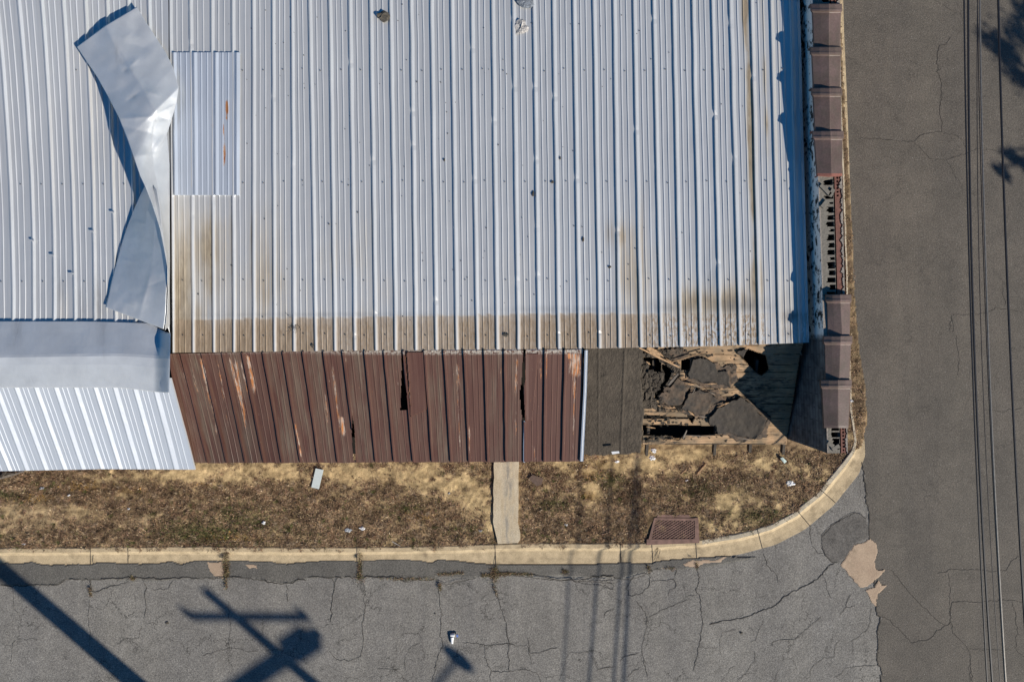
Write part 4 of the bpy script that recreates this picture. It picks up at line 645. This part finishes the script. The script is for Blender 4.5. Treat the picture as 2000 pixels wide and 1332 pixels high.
# extended back part beyond the photo
def topz(x, y):
    u = (x-ipl(WI, y))/(ipl(WO, y)-ipl(WI, y)); z = WZ+.004*(fbm(x/3., y/3., 3, 3)-.5)+0*u; cell = np.zeros(np.shape(x), bool)
    for yc, h, w0 in [(356, 9, .3), (371, 4, .55), (385, 5.5, .3), (397, 3, .5), (410, 10, .42), (425, 7, .42), (438, 8, .36), (450, 4.5, .5), (464, 10, .38), (479, 7, .42), (493, 8, .36), (505, 4, .45), (518, 11, .38), (533, 8, .42), (547, 8, .33), (561, 8, .42), (573, 4, .3), (838, 5, .34), (849, 8, .32), (861, 8, .36), (872, 9, .38), (2, 5, .4), (-12, 8, .36), (-26, 8, .36)]:
        wl = w0-.07+.07*(fbm(y/2., x*0+yc, 2)-.5)*2; cell |= (np.abs(y-yc) < h/2*1.15) & (u > wl) & (u < .60)
    z = np.where(cell, z-.17, z); z = np.where((u > .625) & (u < .67), z-.12, z)
    rag = .90+.12*(fbm(y/5., 3.3+0*x, 3, 3)-.5)*2; z = np.where((u > rag-.03) & (u < rag+.02), z-.06, z)
    for k in range(-5, 130):
        yk = 2.5+k*6.9; 
        if 343 < yk < 385 or yk > 832 or yk < 10: z = np.where(((x-(ipl(WI, y)+(ipl(WO, y)-ipl(WI, y))*.79))**2+(y-yk)**2) < 3.2, z-.06, z)
    return z
def topm(x, y):
    u = (x-ipl(WI, y))/(ipl(WO, y)-ipl(WI, y)); rag = .90+.12*(fbm(y/5., 3.3+0*x, 3, 3)-.5)*2
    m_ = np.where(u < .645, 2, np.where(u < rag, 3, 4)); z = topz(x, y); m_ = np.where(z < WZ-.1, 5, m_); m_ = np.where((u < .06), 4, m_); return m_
for y0, y1 in ((-280, 10), (341, 578), (830, 886)):
    yy_ = np.arange(y0, y1, 1.0); U_ = np.linspace(0, 1, 56)[None]; Yc = np.repeat(yy_[:, None], 56, 1); Xc = ipl(WI, Yc)*(1-U_)+ipl(WO, Yc)*U_
    Zc = topz(Xc, Yc); a.grid(P(Xc, Yc, np.full_like(Zc, WZ))*[1, 1, 0]+np.stack([0*Zc, 0*Zc, Zc], -1), topm((Xc[:-1, :-1]+Xc[1:, 1:])/2, (Yc[:-1, :-1]+Yc[1:, 1:])/2))
for y0, y1 in ((10, 341), (578, 830)):
    yy_ = np.linspace(y0, y1, 30); a.grid(np.stack([P(ipl(WI, yy_), yy_, WZ), P(ipl(WO, yy_), yy_, WZ)], 1), 4)
for (x, y, rz, l) in ((1612, 371, -.8, .10), (1624, 377, 1.1, .06), (1610, 399, .9, .06), (1632, 874, .5, .06), (1622, 868, -.6, .05)): a.box(p3(x, y, WZ+.015), (l, .028, .012), 2, rz)
PW_ = a.build('parapet_wall', [PAINT, BRICK, BLOCK, BRICKTOP, MORTAR, HOLE], B)
# --- coping tiles
TL = [(8, 92, 1585, 1588, 1619, 1619, 1643, 1641, 0), (92, 172, 1584, 1587, 1619, 1620, 1642, 1641, 0), (172, 256, 1586, 1590, 1620, 1621, 1643, 1643, 0), (256, 341, 1588, 1594, 1622, 1624, 1646, 1645, 1), (575, 657, 1613, 1615, 1641, 1645, 1661, 1660, 0), (656, 743, 1609, 1610, 1642, 1639, 1663, 1659, 0), (742, 833, 1603, 1607, 1637, 1637, 1662, 1658, 0)]
for (y0, y1, xl0, xl1, xr0, xr1, xe0, xe1, lip) in TL:
    a = Acc(); rows_ = []; L_ = y1-y0
    # (distance, outward swell, lift)
    for d, sw, lf in ((0, 3.0, .028), (1.5, 3.6, .034), (8, 4.0, .038), (11, 4.6, .046), (14, 4.4, .044), (16.5, 1.2, .012), (18, .3, .004), (L_*.5, .0, 0), (L_-2, -.3, -.012), (L_+3, -.6, -.018)):
        t = d/L_; xl = xl0+(xl1-xl0)*t-sw*.6; xr = xr0+(xr1-xr0)*t; xe = xe0+(xe1-xe0)*t+sw*.55
        row = []
        for xx, z in ((xl, WZ-.09), (xl-.3, WZ-.02), (xl+2.5, WZ+.025+lf*.7), (xl+(xr-xl)*.5, WZ+.055+lf), (xr-1.4, WZ+.082+lf), (xr+.2, WZ+.084+lf), (xr+1.6, WZ+.078+lf), ((xr+xe)/2, WZ+.058+lf), (xe-1.6, WZ+.035+lf*.6), (xe, WZ+.0), (xe, WZ-.08)):
            row.append(p3(xx, y0+d, z))
        rows_.append(row)
    G = np.array(rows_); mi = np.zeros((len(rows_)-1, 10), int)
    if lip: mi[-1] = 1
    a.grid(G, mi); dn_ = G.copy(); a.add(np.concatenate([G[0], (G[0]-[0, 0, .0])*[1, 1, 0]+[0, 0, WZ-.09]]), [(k+1, k, k+11, k+12) for k in range(10)], 1 if lip else 0)
    a.add(np.concatenate([G[-1], G[-1]*[1, 1, 0]+[0, 0, WZ-.09]]), [(k, k+1, k+12, k+11) for k in range(10)], 1 if lip else 0)
    a.build('coping_tile', [TILE, TILELIP], PW_)
# --- patch sheet screwed on
PT = [336, 376, 418, 459, 469]; PB = [339, 378, 418.5, 459, 468]
X, Y, Z, H, ii, ff = roofgrid(PT, PB, np.linspace(0, 1, 40), 103., lambda x: 381.5+0*x, lambda x, y: 3.222+0*x, seed=12, wob=.3, ppm=PPM)
Hk = 3; Xr, Yr, Zr = [refine(A, 3) for A in (X, Y, Z)]
RP = [(443.5, 210, 3, 15, 1.3), (443, 228, 2.4, 10, .9), (438, 300, 2.4, 34, 1.), (437, 250, 2, 26, .75), (415, 245, 2, 12, .9)]
a = Acc(); a.grid(P(Xr, Yr, Zr), 0, dirt=.02+0*Xr, band=0*Xr, wear=0*Xr, soot=0*Xr, ochre=0*Xr, rust=blob(Xr, Yr, RP))
for e_, fl_ in ((0, False), (-1, True)):
    g_ = P(Xr[e_], Yr[e_], Zr[e_]); a.grid(np.stack([g_, g_-[0, 0, .018]], 0), 0, flip=not fl_, dirt=np.zeros((2, len(g_))))
a.build('roof_patch_sheet', PATCHM, B)
# ------------------------------------------------------------------ torn flashing strip (loose, folded over)
a = Acc()
lf = [(150, 92, 3.40), (170, 122, 3.42), (188, 148, 3.45), (210, 187, 3.50), (232, 230, 3.60), (248, 270, 3.68), (262, 310, 3.74), (274, 345, 3.76), (284, 366, 3.76), (298, 402, 3.74), (312, 446, 3.70), (321, 490, 3.70), (327, 525, 3.68), (328, 570, 3.60), (326, 610, 3.50), (322, 645, 3.40)]
rt = [(267, 14, 3.36), (288, 48, 3.33), (306, 76, 3.31), (325, 105, 3.30), (338, 132, 3.31), (349, 172, 3.33), (345, 200, 3.33), (336, 230, 3.32), (326, 262, 3.32), (331, 320, 3.30), (331, 380, 3.29), (331, 440, 3.285), (331, 490, 3.28), (331, 540, 3.275), (331, 600, 3.275), (331, 650, 3.275)]
md = [(207, 50, 3.44), (226, 82, 3.45), (246, 122, 3.47), (268, 158, 3.50), (288, 186, 3.53), (306, 215, 3.55), (300, 250, 3.52), (296, 290, 3.52), (300, 330, 3.52), (312, 385, 3.50), (318, 420, 3.50), (324, 455, 3.47), (328, 495, 3.42), (329, 540, 3.38), (329.5, 585, 3.34), (328, 640, 3.31)]
NU, NV = 240, 70; tt = np.linspace(0, 1, NU); kk = np.linspace(0, 1, len(lf)); L3 = [np.stack([np.interp(tt, kk, [p[c] for p in q]) for c in range(3)], -1) for q in (lf, md, rt)]
vv = np.linspace(0, 1, NV)[None, :, None]
G = np.where(vv < .5, L3[0][:, None]*(1-2*vv)+L3[1][:, None]*2*vv, L3[1][:, None]*(2-2*vv)+L3[2][:, None]*(2*vv-1))
def crease(gx, gy, segs):
    h = 0*gx
    for x0, y0, x1, y1, a_, w_ in segs:
        dx, dy = x1-x0, y1-y0; t = np.clip(((gx-x0)*dx+(gy-y0)*dy)/(dx*dx+dy*dy), 0, 1); d = np.hypot(gx-x0-t*dx, gy-y0-t*dy); h = h+a_*np.exp(-d/w_)*np.sin(np.pi*np.clip(t*.9+.05, 0, 1))
    return h
G[..., 2] += .03*(fbm(G[..., 0]/38., G[..., 1]/38., 2, 77)-.5)+crease(G[..., 0], G[..., 1], [(205, 50, 232, 105, .016, 7), (228, 95, 252, 132, -.014, 6), (245, 118, 282, 176, .018, 8), (275, 170, 310, 228, .022, 9), (252, 132, 272, 114, .014, 6), (252, 134, 238, 142, -.014, 5), (279, 175, 316, 190, .016, 7), (276, 178, 246, 200, -.018, 7), (228, 233, 308, 228, .020, 6), (300, 226, 344, 205, .018, 6), (308, 228, 332, 234, -.02, 6), (230, 245, 300, 262, -.016, 9), (322, 262, 300, 300, .012, 7), (250, 84, 290, 96, -.008, 8), (262, 60, 240, 78, .008, 8), (262, 305, 322, 300, .010, 7), (285, 340, 318, 380, -.010, 6)])
z0 = 0*G[..., 0]
a.grid(P(G[..., 0], G[..., 1], G[..., 2]), 0, flip=True, dirt=.1+z0, band=z0, wear=z0, soot=.35*blob(G[..., 0], G[..., 1], [(228, 105, 6, 25, .7), (235, 120, 8, 8, .5), (250, 140, 12, 5, .6), (300, 236, 20, 3, .7), (260, 190, 8, 4, .5)]), ochre=z0, rust=z0)
# folded under part
lf = [(290, 352, 3.36), (276, 378, 3.30), (262, 410, 3.28), (250, 440, 3.27), (240, 470, 3.265), (230, 505, 3.262), (218, 550, 3.262), (212, 578, 3.262), (206, 600, 3.265)]
md = [(300, 362, 3.60), (292, 395, 3.55), (286, 425, 3.49), (284, 455, 3.48), (282, 490, 3.46), (276, 525, 3.44), (270, 560, 3.41), (266, 590, 3.38), (270, 624, 3.33)]
rt = [(306, 372, 3.68), (312, 405, 3.68), (316, 440, 3.67), (321, 475, 3.66), (326, 505, 3.645), (327, 540, 3.61), (325, 575, 3.55), (324, 610, 3.48), (320, 643, 3.38)]
NU, NV = 120, 50; tt = np.linspace(0, 1, NU); kk = np.linspace(0, 1, len(lf)); L3 = [np.stack([np.interp(tt, kk, [p[c] for p in q]) for c in range(3)], -1) for q in (lf, md, rt)]; vv = np.linspace(0, 1, NV)[None, :, None]
G = np.where(vv < .5, L3[0][:, None]*(1-2*vv)+L3[1][:, None]*2*vv, L3[1][:, None]*(2-2*vv)+L3[2][:, None]*(2*vv-1)); G[..., 2] += .02*(fbm(G[..., 0]/22., G[..., 1]/30., 3, 71)-.5)+crease(G[..., 0], G[..., 1], [(305, 395, 298, 520, .016, 7), (298, 520, 272, 622, .02, 7), (262, 432, 290, 440, .01, 5), (236, 506, 262, 512, .01, 5), (240, 588, 268, 600, .016, 8), (290, 560, 325, 545, -.012, 7)])
z0 = 0*G[..., 0]; a.grid(P(G[..., 0], G[..., 1], G[..., 2]), 0, flip=True, dirt=.03+z0, band=z0, wear=z0, soot=z0, ochre=z0, rust=z0)
o = a.build('torn_flashing', SHEET, smooth=True); md_ = o.modifiers.new('thickness', 'SOLIDIFY'); md_.thickness = .004
tag(org(o), 'long strip of grey sheet flashing, torn loose, bent and folded back over the left roof', 'sheet metal')
# ------------------------------------------------------------------ debris and litter
def lump(name, x, y, z, rx, ry, rz, mat, label, cat, seed=0, spike=.35, group=None):
    a = Acc(); n1, n2 = 9, 14; th = np.linspace(0, np.pi, n1)[:, None]; ph = np.linspace(0, 2*np.pi, n2, endpoint=False)[None]
    ph = np.concatenate([ph, ph[:, :1]+2*np.pi], 1); r = 1+spike*2*(vn(np.cos(ph)*2+th*1.5+9, np.sin(ph)*2+th, seed)-.5)
    c = np.array(p3(x, y, z)); G = np.stack([np.sin(th)*np.cos(ph)*rx*r, np.sin(th)*np.sin(ph)*ry*r, np.cos(th)*rz*r+rz*.7], -1)+c; a.grid(G, 0, flip=True)
    o = org(a.build(name, mat)); tag(o, label, cat, group); return o
CLOD = flat('dry_tar_clod', (.085, .075, .06), .95, 0, .4, 40, .01); GCLOD = flat('grey_clod', (.16, .18, .21), .95, 0, .5, 40, .01); PCLOD = flat('pale_shell', (.42, .40, .38), .9, 0, .5, 60, .01)
lump('tar_clod', 747, 33, 3.205, .085, .075, .03, CLOD, 'dark brown tar clod lying on the roof near its upper edge', 'debris', 3, .5)
lump('grey_clod', 1026, 6, 3.205, .12, .08, .035, GCLOD, 'grey crumbled lump at the top edge of the roof', 'debris', 5, .45)
lump('paper_ball', 1018, 55, 3.205, .07, .09, .02, PCLOD, 'pale crumpled scrap on the roof below the grey lump', 'debris', 6, .8)
lump('tar_crumb', 988, 654, 3.205, .035, .03, .012, CLOD, 'small dark crumb on the dirty band at the roof edge', 'debris', 8, .5)
for x, y, rx, ry, lb in ((1079, 356, .022, .02, 'small black crumb on the roof right of centre'), (1041, 379, .018, .035, 'narrow black flake on the roof just left of the small black crumb'), (1139, 468, .016, .035, 'dark narrow flake on the roof left of the orange stain'), (1191, 522, .022, .018, 'round dark crumb on the roof under the orange stain'), (1094, 309, .010, .022, 'tiny dark chip on the roof above the small black crumb'), (611, 675, .02, .03, 'dark flake caught on the roof edge above the brown slope'), (643, 438, .008, .012, 'tiny dark speck on the middle of the roof'), (868, 313, .012, .02, 'dark chip on the roof between the clods and the stain')):
    lump('roof_chip', x, y, 3.205, rx, ry, .008, CLOD, lb, 'debris', int(x), .5, 'dark chips on the roof')
a = Acc()
for i in range(9):
    x = 574+rng.normal(0, 6); y = 634+rng.normal(0, 9); t_ = rng.uniform(0, 3.1); q = [p3(x+math.cos(t_+.3*k)*k*4, y+math.sin(t_+.3*k)*k*4, 3.215+.02*(k % 2)) for k in range(4)]; a.tube([p3(574, 634, 3.212)]+q, .0025, 4)
tag(org(a.build('twig_tangle', DARKWOOD)), 'thin tangled dry twigs on the dirty band of the roof', 'twigs')
# splintered sticks over the torn corner
def stick(name, A_, B_, w, h, mat, label, cat='wood', group=None, mid=None):
    a = Acc(); A_ = np.array(A_); B_ = np.array(B_); n_ = 8; t_ = np.linspace(0, 1, n_); q = A_[None]*(1-t_[:, None])+B_[None]*t_[:, None]; d = B_-A_; d /= np.linalg.norm(d); s_ = np.cross([0, 0, 1], d); s_ /= np.linalg.norm(s_)
    ww = w*(.55+.45*np.sin(np.pi*np.clip(t_*1.1+.05, 0, 1)))*(1+.3*rng.normal(0, .4, n_)); G = []
    for sx_, sz in ((-1, 0), (-.8, 1), (.8, 1), (1, 0), (-1, 0)): G.append(q+s_*(sx_*ww/2)[:, None]+np.array([0, 0, 1])*sz*h)
    a.grid(np.stack(G, 1)); return tag(org(a.build(name, mat)), label, cat, group)
stick('split_lath', p3(1248, 679, 3.10), p3(1327, 718, 2.90), .035, .02, RAWWOOD, 'long splintered lath slanting down right across the felt at the torn corner')
stick('split_lath', p3(1312, 707, 2.94), p3(1376, 688, 3.03), .028, .02, RAWWOOD, 'short splintered lath crossing the long one, slanting up right')
stick('split_lath', p3(1264, 679, 3.1), p3(1290, 694, 3.06), .09, .015, RAWWOOD, 'broad orange splinter of wood under the roof edge')
stick('split_lath', p3(1265, 740, 3.0), p3(1322, 712, 2.93), .05, .02, DARKWOOD, 'dark broken batten beside the crumbled tar') if False else None
stick('timber_scrap', p3(1334, 856, 2.12), p3(1341, 840, 2.2), .03, .02, GREYWOOD, 'small upright grey splinter in the long gap of the deck')
stick('timber_scrap', p3(1305, 752, 2.70), p3(1324, 730, 2.82), .045, .03, GREYWOOD, 'grey broken batten beside the dark curved hole')
stick('timber_scrap', p3(1553, 676, 3.0), p3(1566, 694, 2.9), .025, .02, GREYWOOD, 'dark batten in the shade under the right roof corner')
stick('loose_stick', p3(1360, 928, .11), p3(1379, 905, .13), .035, .02, RAWWOOD, 'pale splintered stick on the verge below the torn deck')
stick('loose_stick', p3(1330, 926, .11), p3(1341, 916, .12), .02, .012, RAWWOOD, 'shorter pale stick on the verge left of the other')
stick('loose_stick', p3(766, 1057, .12), p3(782, 1066, .12), .012, .01, flat('bleached_stick', (.6, .57, .52)), 'thin white stick lying near the kerb')
for i, (x0, y0, x1, y1, w, lb) in enumerate(((-8, 936, 48, 920, .05, 'long grey board, lowest of the pile at the left edge'), (-5, 926, 30, 923, .06, 'dark board across the pile at the left edge'), (2, 932, 14, 918, .05, 'short board leaning in the pile at the left edge'))):
    stick('old_board', p3(x0, y0, .12+i*.03), p3(x1, y1, .12+i*.03), w, .025, GREYWOOD if i == 0 else DARKWOOD, lb, 'board', 'boards at the left edge')
PAPER = flat('white_paper', (.74, .75, .76), .6, 0, .06); GLASSY = flat('pale_card', (.55, .62, .62), .5, 0, .06)
def card(name, pts, z, th, mat, label, cat, group=None, curl=.0):
    a = Acc(); n_ = len(pts); A_ = [p3(x, y, z+curl*(k % 2)) for k, (x, y) in enumerate(pts)]; B_ = [(x, y, zz-th) for x, y, zz in A_]
    a.add(A_+B_, [tuple(range(n_))[::-1], tuple(range(n_, 2*n_))]+[(k, (k+1) % n_, n_+(k+1) % n_, n_+k) for k in range(n_)]); return tag(org(a.build(name, mat)), label, cat, group)
card('pale_panel', [(616.5, 914.5), (631.5, 917.5), (627, 936), (622.5, 955), (608, 951.5), (612, 934)], .155, .02, GLASSY, 'pale grey rectangular panel lying on the verge under the brown slope', 'panel')
card('shingle_scrap', [(1032, 935), (1040, 927), (1061, 934), (1058, 946), (1048, 949)], .15, .015, flat('brown_scrap', (.12, .08, .06)), 'flat dark brown scrap on the verge right of the concrete path', 'scrap', curl=.01)
card('wrapper', [(1524, 895), (1529, 893), (1537, 901), (1532, 905)], .17, .015, flat('teal_paper', (.50, .62, .58), .5, 0, .15, 60), 'teal and white wrapper on the verge near the right corner', 'litter', curl=.01)
card('metal_scrap', [(1194, 882), (1209, 881), (1210, 885), (1196, 887)], 2.41, .02, PAPER, 'white strip at the lower edge of the roofing felt', 'scrap')
for i, (x, y, r, lb) in enumerate(((515, 1020, .04, 'white crumpled paper on the verge below the pale panel'), (706, 1031, .045, 'white torn paper on the verge near the kerb, left of the path'), (1544, 944, .06, 'white crumpled bag by the curved kerb'), (1106, 1024, .03, 'small white scrap on the verge right of the path'), (877, 963, .022, 'tiny blue grey scrap on the verge left of the path'), (1204, 901, .04, 'round white cup lid below the roofing felt'), (1277, 880, .05, 'white plastic under the corner of the felt'), (1273, 894, .05, 'white scrap just below the plastic by the felt corner'), (939, 1036, .03, 'grey scrap beside the lower end of the path'), (1341, 938, .022, 'tiny white scrap under the torn deck'), (252, 993, .022, 'white pebble on the verge under the white roof slope'), (83, 953, .035, 'flat pale stone near the white roof slope'), (135, 967, .022, 'grey chip on the verge, right of the flat stone'), (48, 1062, .03, 'white scrap by the kerb at far left'), (1662, 783, .03, 'white scrap in the leaves by the block wall'), (680, 1034, .05, 'flat pale stone beside the torn paper'))):
    lump('litter_scrap', x, y, .11, r, r*.7, .015, PAPER if i not in (4, 11, 8, 15) else flat('dull_scrap%d' % i, (.38, .40, .42)), lb, 'litter', i*3, .8, 'litter on the verge')
# crushed cup on the side road
e = empty('crushed_cup', p3(883, 1245, .015), 'crushed white paper cup with blue trim on the side road', 'cup'); a = Acc()
c0 = np.array(p3(883, 1252, .03)); a.tube([c0+np.array([0, -.04, 0]), c0+np.array([0, .02, .005]), c0+np.array([.002, .09, .01])], [.022, .028, .036], 12); a.build('cup_body', PAPER, e)
a = Acc(); c1 = np.array(p3(885, 1240, .03)); a.tube([c1+np.array([-.05, 0, 0]), c1+np.array([.03, .01, .0])], [.03, .035], 12); a.build('cup_lid', PAPER, e)
a = Acc(); a.box(p3(893, 1241, .05), (.018, .024, .012), 0, .2); a.build('cup_trim', flat('blue_trim', (.12, .2, .5)), e)
for x, y, lb in ((327, 1216, 'small dark leaf on the side road, left part'), (1448, 1236, 'round dark spot of debris on the side road'), (850, 1198, 'tiny dark chip on the side road above the cup')):
    lump('road_debris', x, y, .012, .03 if x != 850 else .014, .022 if x != 850 else .012, .006, CLOD, lb, 'debris', int(x), .4, 'bits on the side road')
# ------------------------------------------------------------------ storm drain plate in the kerb
D = empty('drain_cover', p3(1318, 1034, .10), 'rusty brown diamond tread drain plate set in the verge behind the kerb', 'drain cover')
a = Acc(); zt = .120
def quad(acc, pts, z, th): acc.add([p3(x, y, z) for x, y in pts]+[p3(x, y, z-th) for x, y in pts], [(3, 2, 1, 0), (4, 5, 6, 7), (0, 1, 5, 4), (1, 2, 6, 5), (2, 3, 7, 6), (3, 0, 4, 7)])
quad(a, [(1278, 1011), (1361, 1012), (1358, 1017), (1279, 1015)], zt+.012, .1); quad(a, [(1263, 1053), (1366, 1052), (1366, 1060), (1263, 1064)], zt+.012, .12)
quad(a, [(1278, 1011), (1281, 1012), (1272, 1056), (1266, 1056)], zt+.0105, .1); quad(a, [(1357, 1011), (1364, 1011), (1366, 1056), (1357, 1056)], zt+.0105, .1); quad(a, [(1285, 1005), (1345, 1005), (1350, 1010.5), (1283, 1010)], zt+.006, .06); a.build('frame', STEEL, D)
a = Acc(); hf(a, [(1279, 1014), (1358, 1014), (1358, 1055), (1271, 1055)], lambda x, y: zt-.006+.012*((np.abs(((x+y*1.6) % 8)-4) < 1.3) | (np.abs(((x-y*1.6) % 8)-4) < 1.3)), .8, 0, thick=.01, mif=lambda x, y: np.where((np.abs(((x+y*1.6) % 8)-4) < 1.5) | (np.abs(((x-y*1.6) % 8)-4) < 1.5), 0, 1)); a.box(p3(1354, 1015, zt+.004), (.02, .02, .004), 1); a.build('tread_plate', [STEEL, STEELD], D)
# ------------------------------------------------------------------ overhead wires, utility pole, street lamp, tree (stand outside the frame, cast the shadows on the road)
BLK = flat('black_cable', (.012, .013, .018), .5, 0, .2); GRY = flat('bare_strand', (.20, .19, .175), .45, .4, .2)
def wire(pxs, z0, z1, r, mat, label, tail=None):
    yy = np.linspace(-60, 1400, 40); xs = ipl([(x, y) for x, y in pxs], yy); b = np.polyfit([p[1] for p in pxs], [p[0] for p in pxs], 2); xs = np.polyval(b, yy); z = np.interp(yy, [-60, 1400], [z0, z1]); q = P(xs, yy, z)
    q = np.concatenate([[q[0]+(q[0]-q[6])/np.linalg.norm(q[0]-q[6])*40+np.array([0, 0, .3])], q, np.array(tail)]) if tail is not None else q
    a = Acc(); a.tube(q, r, 6, 0); o = org(a.build('overhead_wire', mat)); tag(o, label, 'wire', 'overhead wires along the road'); return o
kx = math.cos(SAZ)/math.tan(SEL); ky = -math.sin(SAZ)/math.tan(SEL)
def tail(sx62, sx32, za, zb_, end):   # points whose shadows fall at (sx62,1062) and (sx32,1332) on the ground
    g = lambda x, y, z: (float(P(x, y, 0)[0])+kx*z, float(P(x, y, 0)[1])-ky*z, z)
    return [g(sx62, 1062, za), g((sx62+sx32)/2+2, 1190, (za+zb_)/2-.02), g(sx32, 1332, zb_), end]
wire([(1883, 0), (1887, 300), (1895, 560), (1902, 800), (1910, 960), (1914, 1090), (1920, 1180), (1928, 1332)], 3.85, 4.05, .0115, BLK, 'leftmost of the black overhead wires', tail(1112, 1098, 4.12, 4.25, (6.6, -19, 5.2)))
wire([(1891, 0), (1893, 300), (1899, 560), (1908, 800), (1915, 960), (1921, 1080), (1929, 1200), (1938, 1332)], 3.6, 3.78, .0155, BLK, 'second black overhead wire, close beside the leftmost one', tail(1168, 1149, 3.84, 3.95, (6.7, -19, 4.9)))
wire([(1909, 0), (1910, 400), (1914, 560), (1920, 760), (1929, 960), (1937, 1100), (1945, 1220), (1954, 1332)], 3.6, 3.75, .0055, BLK, 'thinnest dark overhead wire, between the black pair and the grey strand', tail(1230, 1221, 3.8, 3.9, (6.8, -19, 4.8)))
wire([(1914, 0), (1918, 300), (1927, 560), (1932, 740), (1942, 940), (1950, 1060), (1957, 1200), (1963, 1332)], 3.5, 3.65, .013, GRY, 'pale grey overhead strand', tail(1212, 1197, 3.72, 3.82, (6.8, -19, 4.7)))
wire([(1910, 0), (1914, 400), (1924, 560), (1929, 700), (1939, 940), (1947, 1060), (1954, 1200), (1961, 1332)], 3.45, 3.61, .006, BLK, 'thin dark wire lashed along the grey strand', tail(1214, 1199, 3.68, 3.78, (6.8, -19, 4.65)))
wire([(1950, 0), (1957, 300), (1968, 560), (1977, 760), (1986, 940), (1993, 1080), (1999, 1180)], 3.6, 3.78, .0155, BLK, 'rightmost black overhead wire', tail(1226, 1216, 3.86, 3.98, (7.0, -19, 5.)))
def gsh(x, y, z): g = P(x, y, 0); return np.array([g[0]+kx*z, g[1]-ky*z, z])
WOODP = flat('pole_timber', (.14, .10, .07), .9, 0, .3, 8)
U = empty('utility_pole', tuple(gsh(400, 1152, 8)*[1, 1, 0]), 'wooden utility pole with crossarm and equipment, seen only by its shadow on the side road', 'utility pole')
base = gsh(400, 1152, 8)
a = Acc(); a.tube([(base[0], base[1], 0), (base[0], base[1], 4), (base[0], base[1], 8)], [.15, .13, .085], 14); a.build('pole', WOODP, U)
a = Acc(); zc = 7.58; pc = np.array([base[0], base[1], zc]); A_ = gsh(372, 1202, zc); B_ = gsh(598, 1204, zc); a.tube([A_, (A_+B_)/2, B_], .065, 8); a.build('crossarm', WOODP, U)
for q in (A_, B_): 
    a = Acc(); a.tube([q, q+[0, 0, .1], q+[0, 0, .17]], [.06, .05, .03], 8); a.build('insulator', GRY, U)
dirn = np.array([.83, .56, 0]); 
z6 = 6.85; c6 = np.array([base[0], base[1], z6]); 
rz_ = math.atan2(dirn[1], dirn[0]); a = Acc(); a.box(c6-dirn*.25+[0, 0, -.02], (1.0, .07, .10), 0, rz_); a.box(c6+dirn*.42, (.26, .09, .15), 0, rz_); a.box(c6+dirn*.80+[0, 0, .0], (.06, .06, .06), 0, rz_); a.build('equipment_box', GRY, U)
U2 = empty('utility_pole', tuple(gsh(-300, 848, 8)*[1, 1, 0]), 'thick plain wooden pole, its broad shadow crosses the lower left corner', 'utility pole')
b2 = gsh(0, 1108, 6.5); a = Acc(); dx_ = gsh(0, 1108, 6.5); a.tube([(b2[0], b2[1], 0), (b2[0], b2[1], 5), (b2[0], b2[1], 11)], [.19, .175, .16], 16); a.build('pole', WOODP, U2)
U2_off = 0
a = Acc(); a.tube([(b2[0]-.9, b2[1], 10.6), (b2[0]+.9, b2[1], 10.6)], .06, 8); a.build('crossarm', WOODP, U2)
SLP = gsh(893, 1284, 7); LB_ = SLP+np.array([-1.7, -2.4, 0]); LAMP = empty('street_lamp', (LB_[0], LB_[1], 0), 'street lamp on a long arm, seen only by the shadow of its head and arm', 'street lamp')
a = Acc(); a.tube([(LB_[0], LB_[1], 0), (LB_[0], LB_[1], 3.5), (LB_[0], LB_[1], 6.6)], [.1, .08, .06], 12); a.build('pole', GRY, LAMP)
a = Acc(); a.tube([(LB_[0], LB_[1], 6.5), tuple((LB_+SLP)/2+[0, 0, .05]), tuple(SLP)], .04, 8); a.build('arm', GRY, LAMP)
a = Acc(); dh = np.array([math.cos(SAZ), math.sin(SAZ), 0]); a.tube([SLP-dh*.33, SLP-dh*.25, SLP, SLP+dh*.22, SLP+dh*.33], [.03, .09, .13, .11, .05], 12); a.build('lamp_head', GRY, LAMP)
# tree right of the road
BARK = flat('bark', (.12, .09, .07), .95, 0, .3, 12); LEAF = flat('leaf', (.06, .08, .03), .8, 0, .4, 6)
TR = empty('tree', (16.8, -.6, 0), 'leafy tree beyond the right edge, only its shadow falls on the road', 'tree'); a = Acc()
a.tube([(16.8, -.6, 0), (16.7, -.5, 2.5), (16.9, -.3, 5)], [.22, .17, .1], 12)
tips = []
for (sx_, sy_, z) in ((1936, 74, 5.0), (1956, 92, 5.2), (1982, 140, 5.4), (1980, 55, 5.5), (1996, 18, 5.2), (1948, 328, 4.6), (1966, 294, 4.7), (1990, 312, 4.8), (2060, 180, 6.0), (2090, 300, 6.0), (2080, 20, 6.5)):
    q = gsh(sx_, sy_, z); m0 = np.array([16.85, -.4, 3.2+(z-4.6)*.6]); a.tube([m0, (m0*.45+q*.55)+[0, 0, .25], q], [.07, .04, .015], 6); tips.append((q, m0))
a.build('trunk', BARK, TR)
a = Acc()
for k, (q, m0) in enumerate(tips):
    sp = .05 if k in (5, 6, 7) else .10; cnt = 70 if k in (5, 6, 7) else 150
    for j in range(cnt):
        t_ = rng.uniform(.0, .3); c_ = q+rng.normal(0, sp*2.2)*np.array([.62, -.6, .3])+rng.normal(0, sp, 3)*[1, 1, .8]+np.array([.5, -.5, 0])*t_; th = rng.uniform(0, 6.3); u = np.array([math.cos(th), math.sin(th), rng.uniform(-.5, .5)])*.07; w = np.array([-math.sin(th), math.cos(th), rng.uniform(-.5, .5)])*.03
        a.add([c_-u, c_-w, c_+u, c_+w], [(0, 1, 2, 3)])
a.build('crown', LEAF, TR)
